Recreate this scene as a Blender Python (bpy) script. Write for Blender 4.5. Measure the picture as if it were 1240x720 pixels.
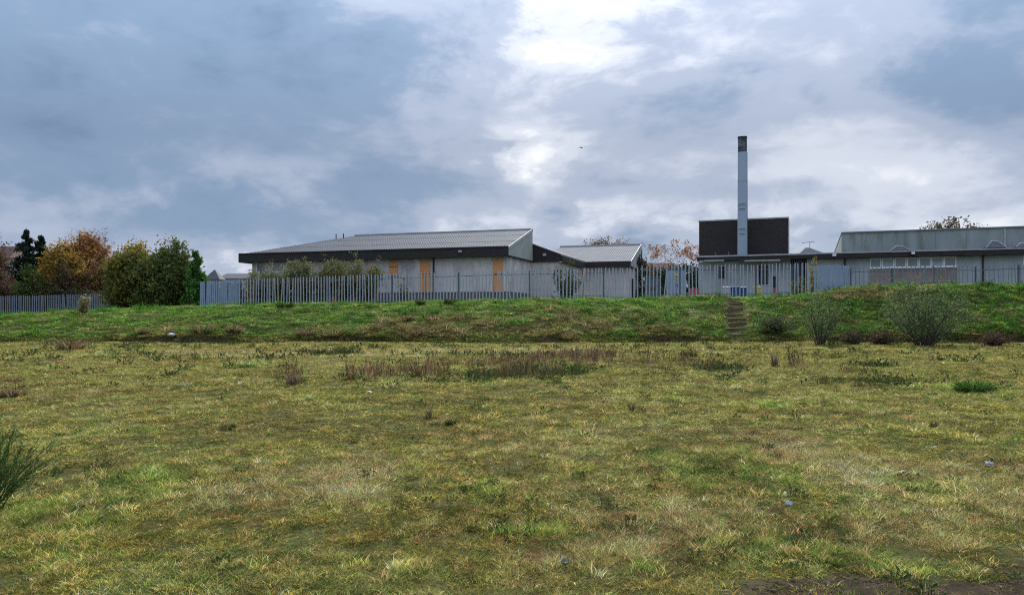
import bpy, math, random
import numpy as np
from mathutils import Vector, Matrix

for o in list(bpy.data.objects):
    bpy.data.objects.remove(o)
S = bpy.context.scene
COL = S.collection
PI = math.pi
R = math.radians
F, CX, HY, EYE = 900.0, 620.0, 378.0, 1.65      # focal length and horizon of the photograph, in its pixels

# ------------------------------------------------------------------ camera
cam = bpy.data.objects.new('camera', bpy.data.cameras.new('camera'))
COL.objects.link(cam)
cam.location = (0, 0, EYE)
cam.rotation_euler = (PI / 2, 0, 0)
cam.data.sensor_width = 36
cam.data.lens = 36 * F / 1240
cam.data.shift_y = (HY - 360) / 1240
cam.data.clip_start = 0.1
cam.data.clip_end = 9000
S.camera = cam

# ------------------------------------------------------------------ sky and sun
SUN_AZ, SUN_EL = R(5.0), R(32.0)
W = bpy.data.worlds.new('World')
S.world = W
W.use_nodes = True
SKY_STRENGTH = 0.1


def build_sky():
    nt = W.node_tree
    N, L = nt.nodes, nt.links
    N.clear()
    out = N.new('ShaderNodeOutputWorld')
    bg = N.new('ShaderNodeBackground')
    bg.inputs['Strength'].default_value = SKY_STRENGTH
    L.new(bg.outputs[0], out.inputs[0])

    def put(sock, v):
        if isinstance(v, (int, float)):
            sock.default_value = v
        else:
            L.new(v, sock)

    def m(op, a, b=None, c=None, clamp=False):
        n = N.new('ShaderNodeMath')
        n.operation = op
        n.use_clamp = clamp
        put(n.inputs[0], a)
        if b is not None:
            put(n.inputs[1], b)
        if c is not None:
            put(n.inputs[2], c)
        return n.outputs[0]

    def comb(x, y, z):
        n = N.new('ShaderNodeCombineXYZ')
        for i, v in enumerate((x, y, z)):
            put(n.inputs[i], v)
        return n.outputs[0]

    def noise(vec, scale, detail, rough=0.5, dist=0.0):
        n = N.new('ShaderNodeTexNoise')
        n.inputs['Scale'].default_value = scale
        n.inputs['Detail'].default_value = detail
        n.inputs['Roughness'].default_value = rough
        n.inputs['Distortion'].default_value = dist
        L.new(vec, n.inputs['Vector'])
        return n.outputs['Fac']

    tc = N.new('ShaderNodeTexCoord')
    sp = N.new('ShaderNodeSeparateXYZ')
    L.new(tc.outputs['Generated'], sp.inputs[0])
    x, y, z = sp.outputs
    zc = m('ADD', m('MAXIMUM', z, 0.0), 0.16)
    P = comb(m('DIVIDE', x, zc), m('DIVIDE', y, zc), 0.0)
    az = m('ARCTAN2', x, y)
    el = m('ARCSINE', z)
    # cloud layer seen in perspective: broad masses, puffs, small billows
    n1 = noise(P, 0.8, 6, 0.55)
    wq = N.new('ShaderNodeTexNoise')
    wq.inputs['Scale'].default_value = 3.2
    wq.inputs['Detail'].default_value = 4
    A = comb(az, m('MULTIPLY', el, 2.1), 1.7)
    L.new(A, wq.inputs['Vector'])
    wv = N.new('ShaderNodeVectorMath')
    wv.operation = 'MULTIPLY_ADD'
    L.new(wq.outputs['Color'], wv.inputs[0])
    wv.inputs[1].default_value = (0.16, 0.16, 0.16)
    L.new(A, wv.inputs[2])
    n2 = noise(wv.outputs[0], 3.6, 8, 0.56)
    n3 = noise(wv.outputs[0], 11.0, 8, 0.6)
    n4 = noise(comb(az, m('MULTIPLY', el, 1.5), 9.1), 6.0, 8, 0.62)
    azw = m('ADD', az, m('MULTIPLY', m('SUBTRACT', n4, 0.5), 0.34))
    elw = m('ADD', el, m('MULTIPLY', m('SUBTRACT', n2, 0.5), 0.24))
    t = m('ADD', 0.425, m('MULTIPLY', m('SUBTRACT', n1, 0.5), 0.40))
    t = m('ADD', t, m('MULTIPLY', m('SUBTRACT', n2, 0.5), 0.85))
    t = m('ADD', t, m('MULTIPLY', m('SUBTRACT', n3, 0.5), 0.36))
    ragged = m('MULTIPLY_ADD', m('SUBTRACT', m('ADD', m('MULTIPLY', n3, 0.5), m('MULTIPLY', n4, 0.5)), 0.5), 5.5, 0.95)
    ragged = m('MINIMUM', m('MAXIMUM', ragged, 0.0), 1.7)
    # individual cloud masses (dark) and breaks (bright): azimuth, elevation, spread, amount
    for px, py, rx, ry, amp in SKY_MASSES:
        a = math.atan((px - CX) / F)
        e = math.atan((HY - py) / F * math.cos(a))
        da = m('DIVIDE', m('SUBTRACT', azw, a), rx / F)
        de = m('DIVIDE', m('SUBTRACT', elw, e), ry / F)
        q = m('ADD', m('MULTIPLY', da, da), m('MULTIPLY', de, de))
        g_ = m('MULTIPLY', m('EXPONENT', m('MULTIPLY', q, -1.0)), amp)
        if amp > 0.15:
            g_ = m('MULTIPLY', g_, ragged)
        t = m('ADD', t, g_)
    ramp = N.new('ShaderNodeValToRGB')
    cr = ramp.color_ramp
    cr.interpolation = 'EASE'
    stops = [(0.0, (0.115, 0.180, 0.285)), (0.26, (0.178, 0.256, 0.378)), (0.48, (0.318, 0.372, 0.485)),
             (0.68, (0.505, 0.545, 0.63)), (0.84, (0.69, 0.715, 0.755)), (1.0, (0.95, 0.95, 0.94))]
    while len(cr.elements) < len(stops):
        cr.elements.new(0.5)
    for e_, (p, c) in zip(cr.elements, stops):
        e_.position = p
        e_.color = (*c, 1)
    put(ramp.inputs[0], t)
    # overcast luminance rises from the horizon to the zenith (1 + 2 sin(el))/3 of the standard overcast sky
    lum = m('MULTIPLY_ADD', m('MAXIMUM', m('SUBTRACT', z, 0.22), 0.0), 2.6, 1.0)
    glow = m('MULTIPLY', m('MAXIMUM', m('SUBTRACT', t, 0.95), 0.0), 3.0)
    lum = m('ADD', lum, glow)
    gain = m('MULTIPLY', lum, 1.0 / SKY_STRENGTH)
    cl = N.new('ShaderNodeVectorMath')
    cl.operation = 'SCALE'
    L.new(ramp.outputs[0], cl.inputs[0])
    L.new(gain, cl.inputs['Scale'])
    sky = N.new('ShaderNodeTexSky')
    sky.sky_type = 'NISHITA'
    sky.sun_disc = False
    sky.sun_elevation = SUN_EL
    sky.sun_rotation = SUN_AZ
    mix = N.new('ShaderNodeMix')
    mix.data_type = 'RGBA'
    mix.inputs[0].default_value = 0.97
    L.new(sky.outputs[0], mix.inputs[6])
    L.new(cl.outputs[0], mix.inputs[7])
    L.new(mix.outputs[2], bg.inputs['Color'])


SKY_MASSES = [
    # photograph position of the mass, its half widths, amount
    (120, 60, 330, 130, -0.15), (430, 50, 190, 100, -0.17), (250, 268, 190, 26, -0.16),
    (60, 170, 160, 70, -0.05), (500, 240, 140, 20, -0.08), (420, 120, 120, 60, -0.06),
    (725, 14, 90, 44, 0.23), (660, 60, 90, 46, 0.17), (830, 16, 120, 30, 0.10), (590, 80, 90, 50, 0.10),
    (622, 188, 80, 28, 0.30), (560, 150, 120, 50, 0.12), (340, 200, 130, 40, 0.10),
    (820, 115, 130, 36, -0.14), (1225, 70, 80, 130, -0.20), (960, 130, 120, 40, -0.04),
    (1120, 170, 130, 40, 0.12), (1030, 60, 150, 60, 0.04), (690, 120, 150, 60, 0.08), (650, 235, 160, 40, 0.12), (1000, 190, 240, 60, 0.08),
    (780, 275, 240, 28, 0.18), (1150, 255, 180, 28, 0.16), (1230, 262, 60, 16, 0.12),
    (830, 215, 160, 20, -0.10), (60, 305, 160, 20, 0.08), (285, 322, 80, 14, 0.24),
]
build_sky()

sun_d = bpy.data.lights.new('sun', 'SUN')
sun_d.energy = 3.5
sun_d.angle = R(10)
sun_d.color = (1.0, 0.95, 0.87)
sun = bpy.data.objects.new('sun', sun_d)
COL.objects.link(sun)
sd = Vector((math.sin(SUN_AZ) * math.cos(SUN_EL), math.cos(SUN_AZ) * math.cos(SUN_EL), math.sin(SUN_EL)))
sun.rotation_euler = sd.to_track_quat('Z', 'Y').to_euler()
sun.location = (0, 0, 60)

S.view_settings.view_transform = 'Standard'
S.view_settings.look = 'None'
S.view_settings.exposure = 0.38
S.view_settings.gamma = 1.0
S.render.engine = 'CYCLES'
S.cycles.use_denoising = False
S.cycles.filter_width = 1.15
S.cycles.max_bounces = 6
S.cycles.sample_clamp_indirect = 4

# ------------------------------------------------------------------ numeric noise
rng = np.random.default_rng(7)
random.seed(7)


def vnoise(x, y, seed=0):
    x = np.asarray(x, float); y = np.asarray(y, float)
    xi = np.floor(x).astype(np.int64); yi = np.floor(y).astype(np.int64)
    fx = x - xi; fy = y - yi
    fx = fx * fx * (3 - 2 * fx); fy = fy * fy * (3 - 2 * fy)

    def hsh(a, b):
        n = (a * 374761393 + b * 668265263 + seed * 974634539) & 0xFFFFFFFF
        n = ((n ^ (n >> 13)) * 1274126177) & 0xFFFFFFFF
        n = n ^ (n >> 16)
        return (n & 0xFFFF) / 65535.0
    a = hsh(xi, yi); b = hsh(xi + 1, yi); c = hsh(xi, yi + 1); d = hsh(xi + 1, yi + 1)
    return (a * (1 - fx) + b * fx) * (1 - fy) + (c * (1 - fx) + d * fx) * fy


def fbm(x, y, seed=0, octs=4, rough=0.5):
    s = 0; a = 1; t = 0
    for i in range(octs):
        s = s + a * vnoise(np.asarray(x) * 2 ** i, np.asarray(y) * 2 ** i, seed + i * 17)
        t += a; a *= rough
    return s / t


def sstep(a, b, x):
    t = np.clip((np.asarray(x, float) - a) / (b - a), 0, 1)
    return t * t * (3 - 2 * t)


# ------------------------------------------------------------------ terrain: flat field, low scarp, bank, plateau
PX_ = [-300, -56, -36, -22, -1, 11.5, 22, 40, 300]
PZ_ = [1.0, 1.2, 1.45, 2.03, 2.42, 2.63, 2.74, 2.8, 2.8]


def foot(x):
    x = np.asarray(x, float)
    return 40.6 + 1.7 * (fbm(x * 0.12, 3.3, 5, 3) - 0.5) + 0.7 * (fbm(x * 0.8, 1.2, 8, 3) - .5)


def terrain(x, y):
    x = np.asarray(x, float); y = np.asarray(y, float)
    zp = np.interp(x, PX_, PZ_)
    yf = foot(x)
    t = np.clip((y - yf) / (10.5 - 2.0 * sstep(12, 24, x)), 0, 1)
    prof = np.where(t < 1, 1 - (1 - t) ** 1.45, 1.0)
    scarp = 0.26 * sstep(0.0, 0.22, y - yf) * sstep(-31, -22, x) * 1.3 * sstep(.25, .7, vnoise(x * 0.5, 9.1, 3))
    z = scarp + (zp - scarp) * prof
    mound = sstep(15, 25, x) * np.exp(-((y - 47.6) / 2.6) ** 2) * 0.78
    z = z + mound * (0.9 + 0.25 * (vnoise(x * 0.25, 4.4, 31) - 0.5))
    onbank = sstep(0, 2.5, y - yf) * (1 - sstep(52, 56, y))
    z = z + onbank * (0.46 * (fbm(x * 0.55, y * 0.55, 11, 4) - 0.5))
    field = 1 - sstep(-1.5, 0, y - yf)
    z = z + field * (0.16 * (fbm(x * 0.28, y * 0.28, 21, 3) - 0.5) + 0.09 * (fbm(x * 1.3, y * 1.3, 22, 3) - 0.5))
    dit = sstep(-0.9, -0.15, y - yf) * (1 - sstep(-0.15, 0.05, y - yf)) * sstep(-31, -22, x)
    z = z - 0.07 * dit
    near = sstep(-8, -2, y) * (1 - sstep(1, 3.2, y))
    return z * (1 - near)


def hz(x, y):
    return float(terrain(np.array([x]), np.array([y]))[0])


def ground(px, py, ymin=3.0, ymax=120.0):
    """first terrain point met by the ray through photograph pixel px, py"""
    ys = np.concatenate([np.arange(ymin, 20, 0.02), np.arange(20, ymax, 0.05)])
    xs = (px - CX) / F * ys
    zr = EYE + (HY - py) / F * ys
    hit = np.nonzero(terrain(xs, ys) >= zr)[0]
    i = hit[0] if len(hit) else len(ys) - 1
    return Vector((xs[i], ys[i], float(terrain(xs[i:i + 1], ys[i:i + 1])[0])))


def at(px, py, Y):
    return Vector(((px - CX) / F * Y, Y, EYE + (HY - py) / F * Y))


# ------------------------------------------------------------------ materials
MATS = {}


def mat(name, c1, c2=None, scale=3.0, rough=0.8, detail=5, bump=0.0, bscale=None, metallic=0.0, c3=None, s3=0.5,
        amt3=0.5, stretch=(1, 1, 1), spec=0.3):
    """surface of colour c1 wandering to c2 at one scale and to c3 in patches at another"""
    if name in MATS:
        return MATS[name]
    m = bpy.data.materials.new(name)
    m.use_nodes = True
    nt = m.node_tree
    N, L = nt.nodes, nt.links
    b = N['Principled BSDF']
    b.inputs['Roughness'].default_value = rough
    b.inputs['Metallic'].default_value = metallic
    b.inputs['Specular IOR Level'].default_value = spec
    tc = N.new('ShaderNodeTexCoord')
    mp = N.new('ShaderNodeMapping')
    mp.inputs['Scale'].default_value = stretch
    L.new(tc.outputs['Object'], mp.inputs[0])
    n = N.new('ShaderNodeTexNoise')
    n.inputs['Scale'].default_value = scale
    n.inputs['Detail'].default_value = detail
    n.inputs['Roughness'].default_value = 0.6
    L.new(mp.outputs[0], n.inputs['Vector'])
    rp = N.new('ShaderNodeValToRGB')
    rp.color_ramp.elements[0].position = 0.32
    rp.color_ramp.elements[1].position = 0.68
    rp.color_ramp.elements[0].color = (*c1, 1)
    rp.color_ramp.elements[1].color = (*(c2 or c1), 1)
    L.new(n.outputs['Fac'], rp.inputs[0])
    colr = rp.outputs[0]
    if c3:
        n3 = N.new('ShaderNodeTexNoise')
        n3.inputs['Scale'].default_value = s3
        n3.inputs['Detail'].default_value = 6
        n3.inputs['Roughness'].default_value = 0.65
        L.new(mp.outputs[0], n3.inputs['Vector'])
        r3 = N.new('ShaderNodeValToRGB')
        r3.color_ramp.elements[0].position = 0.5
        r3.color_ramp.elements[1].position = 0.72
        r3.color_ramp.elements[1].color = (amt3, amt3, amt3, 1)
        L.new(n3.outputs['Fac'], r3.inputs[0])
        mx = N.new('ShaderNodeMix')
        mx.data_type = 'RGBA'
        L.new(r3.outputs[0], mx.inputs[0])
        L.new(colr, mx.inputs[6])
        mx.inputs[7].default_value = (*c3, 1)
        colr = mx.outputs[2]
    L.new(colr, b.inputs['Base Color'])
    if bump:
        nb = N.new('ShaderNodeTexNoise')
        nb.inputs['Scale'].default_value = bscale or scale * 6
        nb.inputs['Detail'].default_value = 4
        L.new(tc.outputs['Object'], nb.inputs['Vector'])
        bp = N.new('ShaderNodeBump')
        bp.inputs['Strength'].default_value = bump
        bp.inputs['Distance'].default_value = 0.02
        L.new(nb.outputs['Fac'], bp.inputs['Height'])
        L.new(bp.outputs[0], b.inputs['Normal'])
    MATS[name] = m
    return m


def leaf_mat(name, base=None, trans=0.35, instancer=False):
    """foliage: colour comes from the leaf's own tint, with light coming through"""
    if name in MATS:
        return MATS[name]
    m = bpy.data.materials.new(name)
    m.use_nodes = True
    nt = m.node_tree
    N, L = nt.nodes, nt.links
    N.clear()
    out = N.new('ShaderNodeOutputMaterial')
    at_ = N.new('ShaderNodeAttribute')
    at_.attribute_name = 'tint'
    c = at_.outputs['Color']
    if instancer:
        ai = N.new('ShaderNodeAttribute')
        ai.attribute_type = 'INSTANCER'
        ai.attribute_name = 'col'
        mx = N.new('ShaderNodeMix')
        mx.data_type = 'RGBA'
        mx.blend_type = 'MULTIPLY'
        mx.inputs[0].default_value = 1
        L.new(ai.outputs['Color'], mx.inputs[6])
        L.new(c, mx.inputs[7])
        c = mx.outputs[2]
    d = N.new('ShaderNodeBsdfDiffuse')
    t = N.new('ShaderNodeBsdfTranslucent')
    ms = N.new('ShaderNodeMixShader')
    ms.inputs[0].default_value = trans
    L.new(c, d.inputs[0])
    L.new(c, t.inputs[0])
    L.new(d.outputs[0], ms.inputs[1])
    L.new(t.outputs[0], ms.inputs[2])
    L.new(ms.outputs[0], out.inputs[0])
    MATS[name] = m
    return m


def glass_mat():
    m = bpy.data.materials.new('window_glass')
    m.use_nodes = True
    b = m.node_tree.nodes['Principled BSDF']
    b.inputs['Base Color'].default_value = (0.20, 0.225, 0.24, 1)
    b.inputs['Roughness'].default_value = 0.15
    b.inputs['Specular IOR Level'].default_value = 0.8
    return m


def brick_mat(name, c1, c2, mortar, scale=1.0):
    m = bpy.data.materials.new(name)
    m.use_nodes = True
    N, L = m.node_tree.nodes, m.node_tree.links
    b = N['Principled BSDF']
    b.inputs['Roughness'].default_value = 0.9
    tc = N.new('ShaderNodeTexCoord')
    sp = N.new('ShaderNodeSeparateXYZ')
    L.new(tc.outputs['Object'], sp.inputs[0])
    ad = N.new('ShaderNodeMath')
    L.new(sp.outputs[0], ad.inputs[0])
    L.new(sp.outputs[1], ad.inputs[1])
    cb = N.new('ShaderNodeCombineXYZ')
    L.new(ad.outputs[0], cb.inputs[0])
    L.new(sp.outputs[2], cb.inputs[1])
    bt = N.new('ShaderNodeTexBrick')
    bt.inputs['Color1'].default_value = (*c1, 1)
    bt.inputs['Color2'].default_value = (*c2, 1)
    bt.inputs['Mortar'].default_value = (*mortar, 1)
    bt.inputs['Scale'].default_value = scale
    bt.inputs['Brick Width'].default_value = 0.225
    bt.inputs['Row Height'].default_value = 0.075
    bt.inputs['Mortar Size'].default_value = 0.006
    L.new(cb.outputs[0], bt.inputs['Vector'])
    nz = N.new('ShaderNodeTexNoise')
    nz.inputs['Scale'].default_value = 0.9
    nz.inputs['Detail'].default_value = 6
    L.new(tc.outputs['Object'], nz.inputs['Vector'])
    mx = N.new('ShaderNodeMix')
    mx.data_type = 'RGBA'
    mx.blend_type = 'MULTIPLY'
    mx.inputs[0].default_value = 0.7
    L.new(bt.outputs['Color'], mx.inputs[6])
    L.new(nz.outputs['Color'], mx.inputs[7])
    rgb = N.new('ShaderNodeRGBToBW')
    L.new(nz.outputs['Color'], rgb.inputs[0])
    mr = N.new('ShaderNodeMapRange')
    mr.inputs[1].default_value = 0.3; mr.inputs[2].default_value = 0.7
    mr.inputs[3].default_value = 0.55; mr.inputs[4].default_value = 1.15
    L.new(rgb.outputs[0], mr.inputs[0])
    L.new(mr.outputs[0], mx.inputs[7])
    L.new(mx.outputs[2], b.inputs['Base Color'])
    return m


M_ROUGHCAST = mat('pale_roughcast', (0.66, 0.61, 0.59), (0.53, 0.49, 0.475), 1.2, 0.92, bump=0.5, bscale=40,
                  c3=(0.27, 0.255, 0.235), s3=0.8, amt3=0.75, stretch=(1, 1, 0.45))
M_RENDER = mat('blue_grey_render', (0.44, 0.455, 0.475), (0.34, 0.36, 0.385), 1.5, 0.9, bump=0.4, bscale=30,
               c3=(0.20, 0.21, 0.20), s3=0.9, amt3=0.5, stretch=(1, 1, 0.4))
M_FASCIA = mat('dark_brown_fascia', (0.022, 0.018, 0.018), (0.04, 0.033, 0.032), 2.0, 0.7, stretch=(1, 1, 3))
M_ROOF = mat('grey_roof_sheet', (0.235, 0.242, 0.25), (0.175, 0.183, 0.192), 0.8, 0.9, c3=(0.21, 0.205, 0.17), s3=0.7, amt3=0.5)
M_RIB = mat('grey_roof_rib', (0.105, 0.11, 0.118), (0.08, 0.085, 0.09), 1.5, 0.8)
M_CLAD = mat('grey_green_cladding', (0.33, 0.36, 0.35), (0.235, 0.27, 0.255), 0.9, 0.75, c3=(0.12, 0.155, 0.085), s3=0.8,
             amt3=0.9, stretch=(1, 1, 0.3))
M_GABLE = mat('pale_gable_cladding', (0.40, 0.42, 0.38), (0.32, 0.35, 0.32), 1.0, 0.8, c3=(0.20, 0.22, 0.17), s3=0.8, amt3=0.5)
M_OSB = mat('orange_chipboard', (0.76, 0.36, 0.15), (0.55, 0.25, 0.095), 9.0, 0.85, bump=0.3, bscale=30, c3=(0.34, 0.19, 0.10), s3=1.4, amt3=0.55)
M_CONC = mat('concrete_trim', (0.42, 0.41, 0.39), (0.33, 0.32, 0.30), 3.0, 0.9, bump=0.3)
M_COPING = mat('pale_coping', (0.45, 0.45, 0.44), (0.33, 0.33, 0.33), 2.0, 0.6)
M_WHITE = mat('white_painted_frame', (0.86, 0.87, 0.88), (0.78, 0.79, 0.80), 3.0, 0.5)
M_GALV = mat('galvanised_steel', (0.46, 0.485, 0.52), (0.335, 0.36, 0.395), 2.5, 0.5, metallic=0.25, c3=(0.17, 0.19, 0.22), s3=0.6, amt3=0.6)
M_GALV_DARK = mat('weathered_steel_rail', (0.13, 0.15, 0.19), (0.09, 0.105, 0.13), 2.0, 0.6, metallic=0.25)
M_GALV_OLD = mat('old_galvanised_steel', (0.26, 0.29, 0.33), (0.17, 0.195, 0.23), 2.5, 0.6, metallic=0.2, c3=(0.08, 0.1, 0.10), s3=0.5, amt3=0.7)
M_BLUE_STEEL = mat('pale_blue_steel', (0.29, 0.36, 0.46), (0.22, 0.29, 0.385), 1.2, 0.55, metallic=0.15, c3=(0.16, 0.2, 0.26), s3=0.7, amt3=0.5)
M_DARKBRICK = brick_mat('dark_brick', (0.040, 0.030, 0.026), (0.02, 0.016, 0.015), (0.06, 0.054, 0.05))
M_PLINTH = brick_mat('grey_purple_brick', (0.13, 0.11, 0.115), (0.09, 0.078, 0.085), (0.20, 0.19, 0.18))
M_PINKBRICK = brick_mat('pinkish_brick', (0.33, 0.235, 0.215), (0.26, 0.18, 0.165), (0.38, 0.36, 0.34))
M_GLASS = glass_mat()
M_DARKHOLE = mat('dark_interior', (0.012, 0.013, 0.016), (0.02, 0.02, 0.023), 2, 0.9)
M_STACK = mat('pale_blue_stack_paint', (0.36, 0.43, 0.52), (0.31, 0.37, 0.46), 0.7, 0.55, c3=(0.25, 0.28, 0.32), s3=0.9, amt3=0.5, stretch=(1, 1, 0.25))
M_SOOT = mat('soot_black', (0.05, 0.055, 0.064), (0.028, 0.03, 0.036), 4, 0.9, c3=(0.22, 0.26, 0.31), s3=1.6, amt3=0.9)
M_BARK = mat('brown_bark', (0.07, 0.055, 0.042), (0.045, 0.036, 0.03), 6, 0.95, bump=0.5)
M_TWIG = mat('grey_brown_twigs', (0.10, 0.08, 0.07), (0.07, 0.055, 0.05), 4, 0.95)
M_TIMBER = mat('weathered_timber', (0.14, 0.092, 0.05), (0.07, 0.048, 0.03), 5, 0.9, bump=0.5, stretch=(0.3, 3, 3))
M_EARTH = mat('trodden_earth', (0.20, 0.145, 0.075), (0.10, 0.075, 0.035), 3, 0.95, bump=0.6)
M_STONE = mat('grey_stone', (0.27, 0.24, 0.20), (0.17, 0.155, 0.125), 7, 0.9, bump=0.6)
M_SLATE = mat('dark_slate', (0.10, 0.105, 0.12), (0.07, 0.07, 0.085), 3, 0.8)
M_REDROOF = mat('red_brown_tile', (0.15, 0.075, 0.055), (0.10, 0.055, 0.045), 3, 0.85)
M_HOUSEWALL = mat('cream_house_wall', (0.40, 0.36, 0.30), (0.32, 0.29, 0.25), 2, 0.9)
M_BLUEPL = mat('blue_plastic', (0.03, 0.09, 0.26), (0.025, 0.07, 0.21), 3, 0.5)
M_YELLOWPL = mat('yellow_plastic', (0.62, 0.50, 0.06), (0.50, 0.40, 0.05), 3, 0.5)
M_REDPL = mat('faded_red_plastic', (0.48, 0.10, 0.13), (0.40, 0.08, 0.11), 3, 0.55)
M_GREYPL = mat('pale_grey_plastic', (0.42, 0.46, 0.52), (0.35, 0.38, 0.43), 3, 0.5)
M_BLACK = mat('black_rubber', (0.02, 0.02, 0.02), (0.03, 0.03, 0.03), 3, 0.7)
M_BAG = mat('white_polythene', (0.72, 0.74, 0.76), (0.60, 0.62, 0.65), 4, 0.45)
M_BAGBLUE = mat('pale_blue_polythene', (0.33, 0.38, 0.43), (0.45, 0.48, 0.50), 9, 0.45)
M_RUST = mat('rusty_pipe', (0.10, 0.055, 0.04), (0.055, 0.036, 0.03), 4, 0.85)
M_LEAF = leaf_mat('leaf', trans=0.3)
M_GRASS = leaf_mat('grass_blade', trans=0.38, instancer=True)
M_TUFT = leaf_mat('tuft_blade', trans=0.38)


# ------------------------------------------------------------------ object helpers
def tag(o, label=None, cat=None, group=None, kind=None):
    if label: o['label'] = label
    if cat: o['category'] = cat
    if group: o['group'] = group
    if kind: o['kind'] = kind
    return o


def thing(name, label, cat, loc=(0, 0, 0), rz=0.0, group=None):
    o = bpy.data.objects.new(name, None)
    COL.objects.link(o)
    o.empty_display_size = 0.3
    o.location = loc
    o.rotation_euler = (0, 0, rz)
    return tag(o, label, cat, group)


def link(name, me, parent=None):
    o = bpy.data.objects.new(name, me)
    COL.objects.link(o)
    if parent is not None:
        o.parent = parent
    return o


class MB:
    """collects faces for one mesh"""
    def __init__(s):
        s.v = []; s.f = []

    def poly(s, pts):
        i = len(s.v)
        s.v += [tuple(p) for p in pts]
        s.f.append(tuple(range(i, i + len(pts))))
        return s

    def hull(s, bot, top):
        """closed prism between two loops of equal length (bottom counter-clockwise seen from above)"""
        n = len(bot); i = len(s.v)
        s.v += [tuple(p) for p in bot] + [tuple(p) for p in top]
        s.f.append(tuple(range(i + n - 1, i - 1, -1)))
        s.f.append(tuple(range(i + n, i + 2 * n)))
        for k in range(n):
            a, b = i + k, i + (k + 1) % n
            s.f.append((a, b, b + n, a + n))
        return s

    def box(s, x0, x1, y0, y1, z0, z1):
        return s.hull([(x0, y0, z0), (x1, y0, z0), (x1, y1, z0), (x0, y1, z0)],
                      [(x0, y0, z1), (x1, y0, z1), (x1, y1, z1), (x0, y1, z1)])

    def tube(s, pts, radii, n=5):
        pts = [Vector(p) for p in pts]
        i0 = len(s.v)
        for k, p in enumerate(pts):
            d = (pts[min(k + 1, len(pts) - 1)] - pts[max(k - 1, 0)])
            if d.length < 1e-9: d = Vector((0, 0, 1))
            d.normalize()
            a = d.cross(Vector((0.31, 0.87, 0.2)))
            if a.length < 1e-3: a = d.cross(Vector((1, 0, 0)))
            a.normalize(); b = d.cross(a)
            for j in range(n):
                w = 2 * PI * j / n
                s.v.append(tuple(p + (a * math.cos(w) + b * math.sin(w)) * radii[k]))
        for k in range(len(pts) - 1):
            for j in range(n):
                q = i0 + k * n
                s.f.append((q + j, q + (j + 1) % n, q + n + (j + 1) % n, q + n + j))
        s.f.append(tuple(range(i0 + n - 1, i0 - 1, -1)))
        q = i0 + (len(pts) - 1) * n
        s.f.append(tuple(range(q, q + n)))
        return s

    def mesh(s, name, m, smooth=False):
        me = bpy.data.meshes.new(name)
        me.from_pydata(s.v, [], s.f)
        me.materials.append(m)
        if smooth:
            me.polygons.foreach_set('use_smooth', [True] * len(me.polygons))
        me.update()
        return me

    def build(s, name, m, parent=None, smooth=False):
        return link(name, s.mesh(name, m, smooth), parent)


def np_mesh(name, verts, faces, m, tint=None):
    """mesh from arrays; faces is (n,k); tint is one colour per vertex"""
    me = bpy.data.meshes.new(name)
    verts = np.asarray(verts, np.float32); faces = np.asarray(faces, np.int32)
    n, k = faces.shape
    me.vertices.add(len(verts)); me.vertices.foreach_set('co', verts.ravel())
    me.loops.add(n * k); me.loops.foreach_set('vertex_index', faces.ravel())
    me.polygons.add(n)
    me.polygons.foreach_set('loop_start', np.arange(0, n * k, k, dtype=np.int32))
    me.update(calc_edges=True)
    if tint is not None:
        a = me.attributes.new('tint', 'FLOAT_COLOR', 'POINT')
        c = np.ones((len(verts), 4), np.float32); c[:, :3] = tint
        a.data.foreach_set('color', c.ravel())
    me.materials.append(m)
    return me


# ------------------------------------------------------------------ the ground sheet
def ground_patch_params(lst):
    out = []
    for px, py, rx, ry, amp in lst:
        g = ground(px, py)
        dep = g.y
        if g.y < 40.5:
            sy = ry * g.y * g.y / (EYE * F)
        else:
            sy = abs(ground(px, py - ry).y - ground(px, py + ry).y) / 2 + 0.2
        out.append((g.x, g.y, rx / F * dep, max(sy, 0.15), amp))
    return out


def patches(P, x, y):
    s = np.zeros_like(x)
    for X, Y, sx, sy, a in P:
        s = s + a * np.exp(-((x - X) / sx) ** 2 - ((y - Y) / sy) ** 2)
    return s


LUSH = ground_patch_params([
    (870, 565, 95, 26, 1.0), (170, 580, 70, 24, 0.7), (640, 645, 70, 14, 0.8), (90, 520, 90, 22, 0.45), (60, 620, 80, 40, 0.5),
    (1130, 600, 40, 24, 0.45), (950, 660, 90, 16, 0.55), (780, 690, 80, 14, 0.6), (480, 695, 60, 16, 0.5), (400, 480, 110, 14, 0.3),
    (1170, 470, 60, 10, 0.7), (780, 500, 90, 12, 0.3), (1120, 520, 120, 20, 0.4), (590, 590, 40, 14, 0.5), (130, 428, 40, 4, 0.6),
    (298, 443, 20, 3, 0.8), (1100, 690, 120, 12, 0.5), (30, 690, 90, 30, 0.4), (300, 690, 60, 14, 0.35), (560, 455, 120, 6, 0.35),
    (440, 500, 60, 8, 0.3), (800, 470, 120, 8, 0.4), (1000, 490, 120, 14, 0.3)])
STRAW = ground_patch_params([
    (1010, 560, 70, 32, 1.0), (1180, 600, 90, 40, 0.9), (760, 640, 80, 34, 0.6), (330, 590, 120, 40, 0.7), (450, 580, 60, 30, 0.5),
    (300, 432, 220, 8, 0.5), (620, 425, 240, 5, 0.5), (1060, 640, 120, 30, 0.5), (640, 540, 120, 24, 0.3), (200, 500, 120, 20, 0.25),
    (860, 630, 60, 26, 0.5), (1200, 560, 60, 24, 0.6), (690, 690, 60, 20, 0.3), (130, 470, 120, 14, 0.3)])
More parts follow.
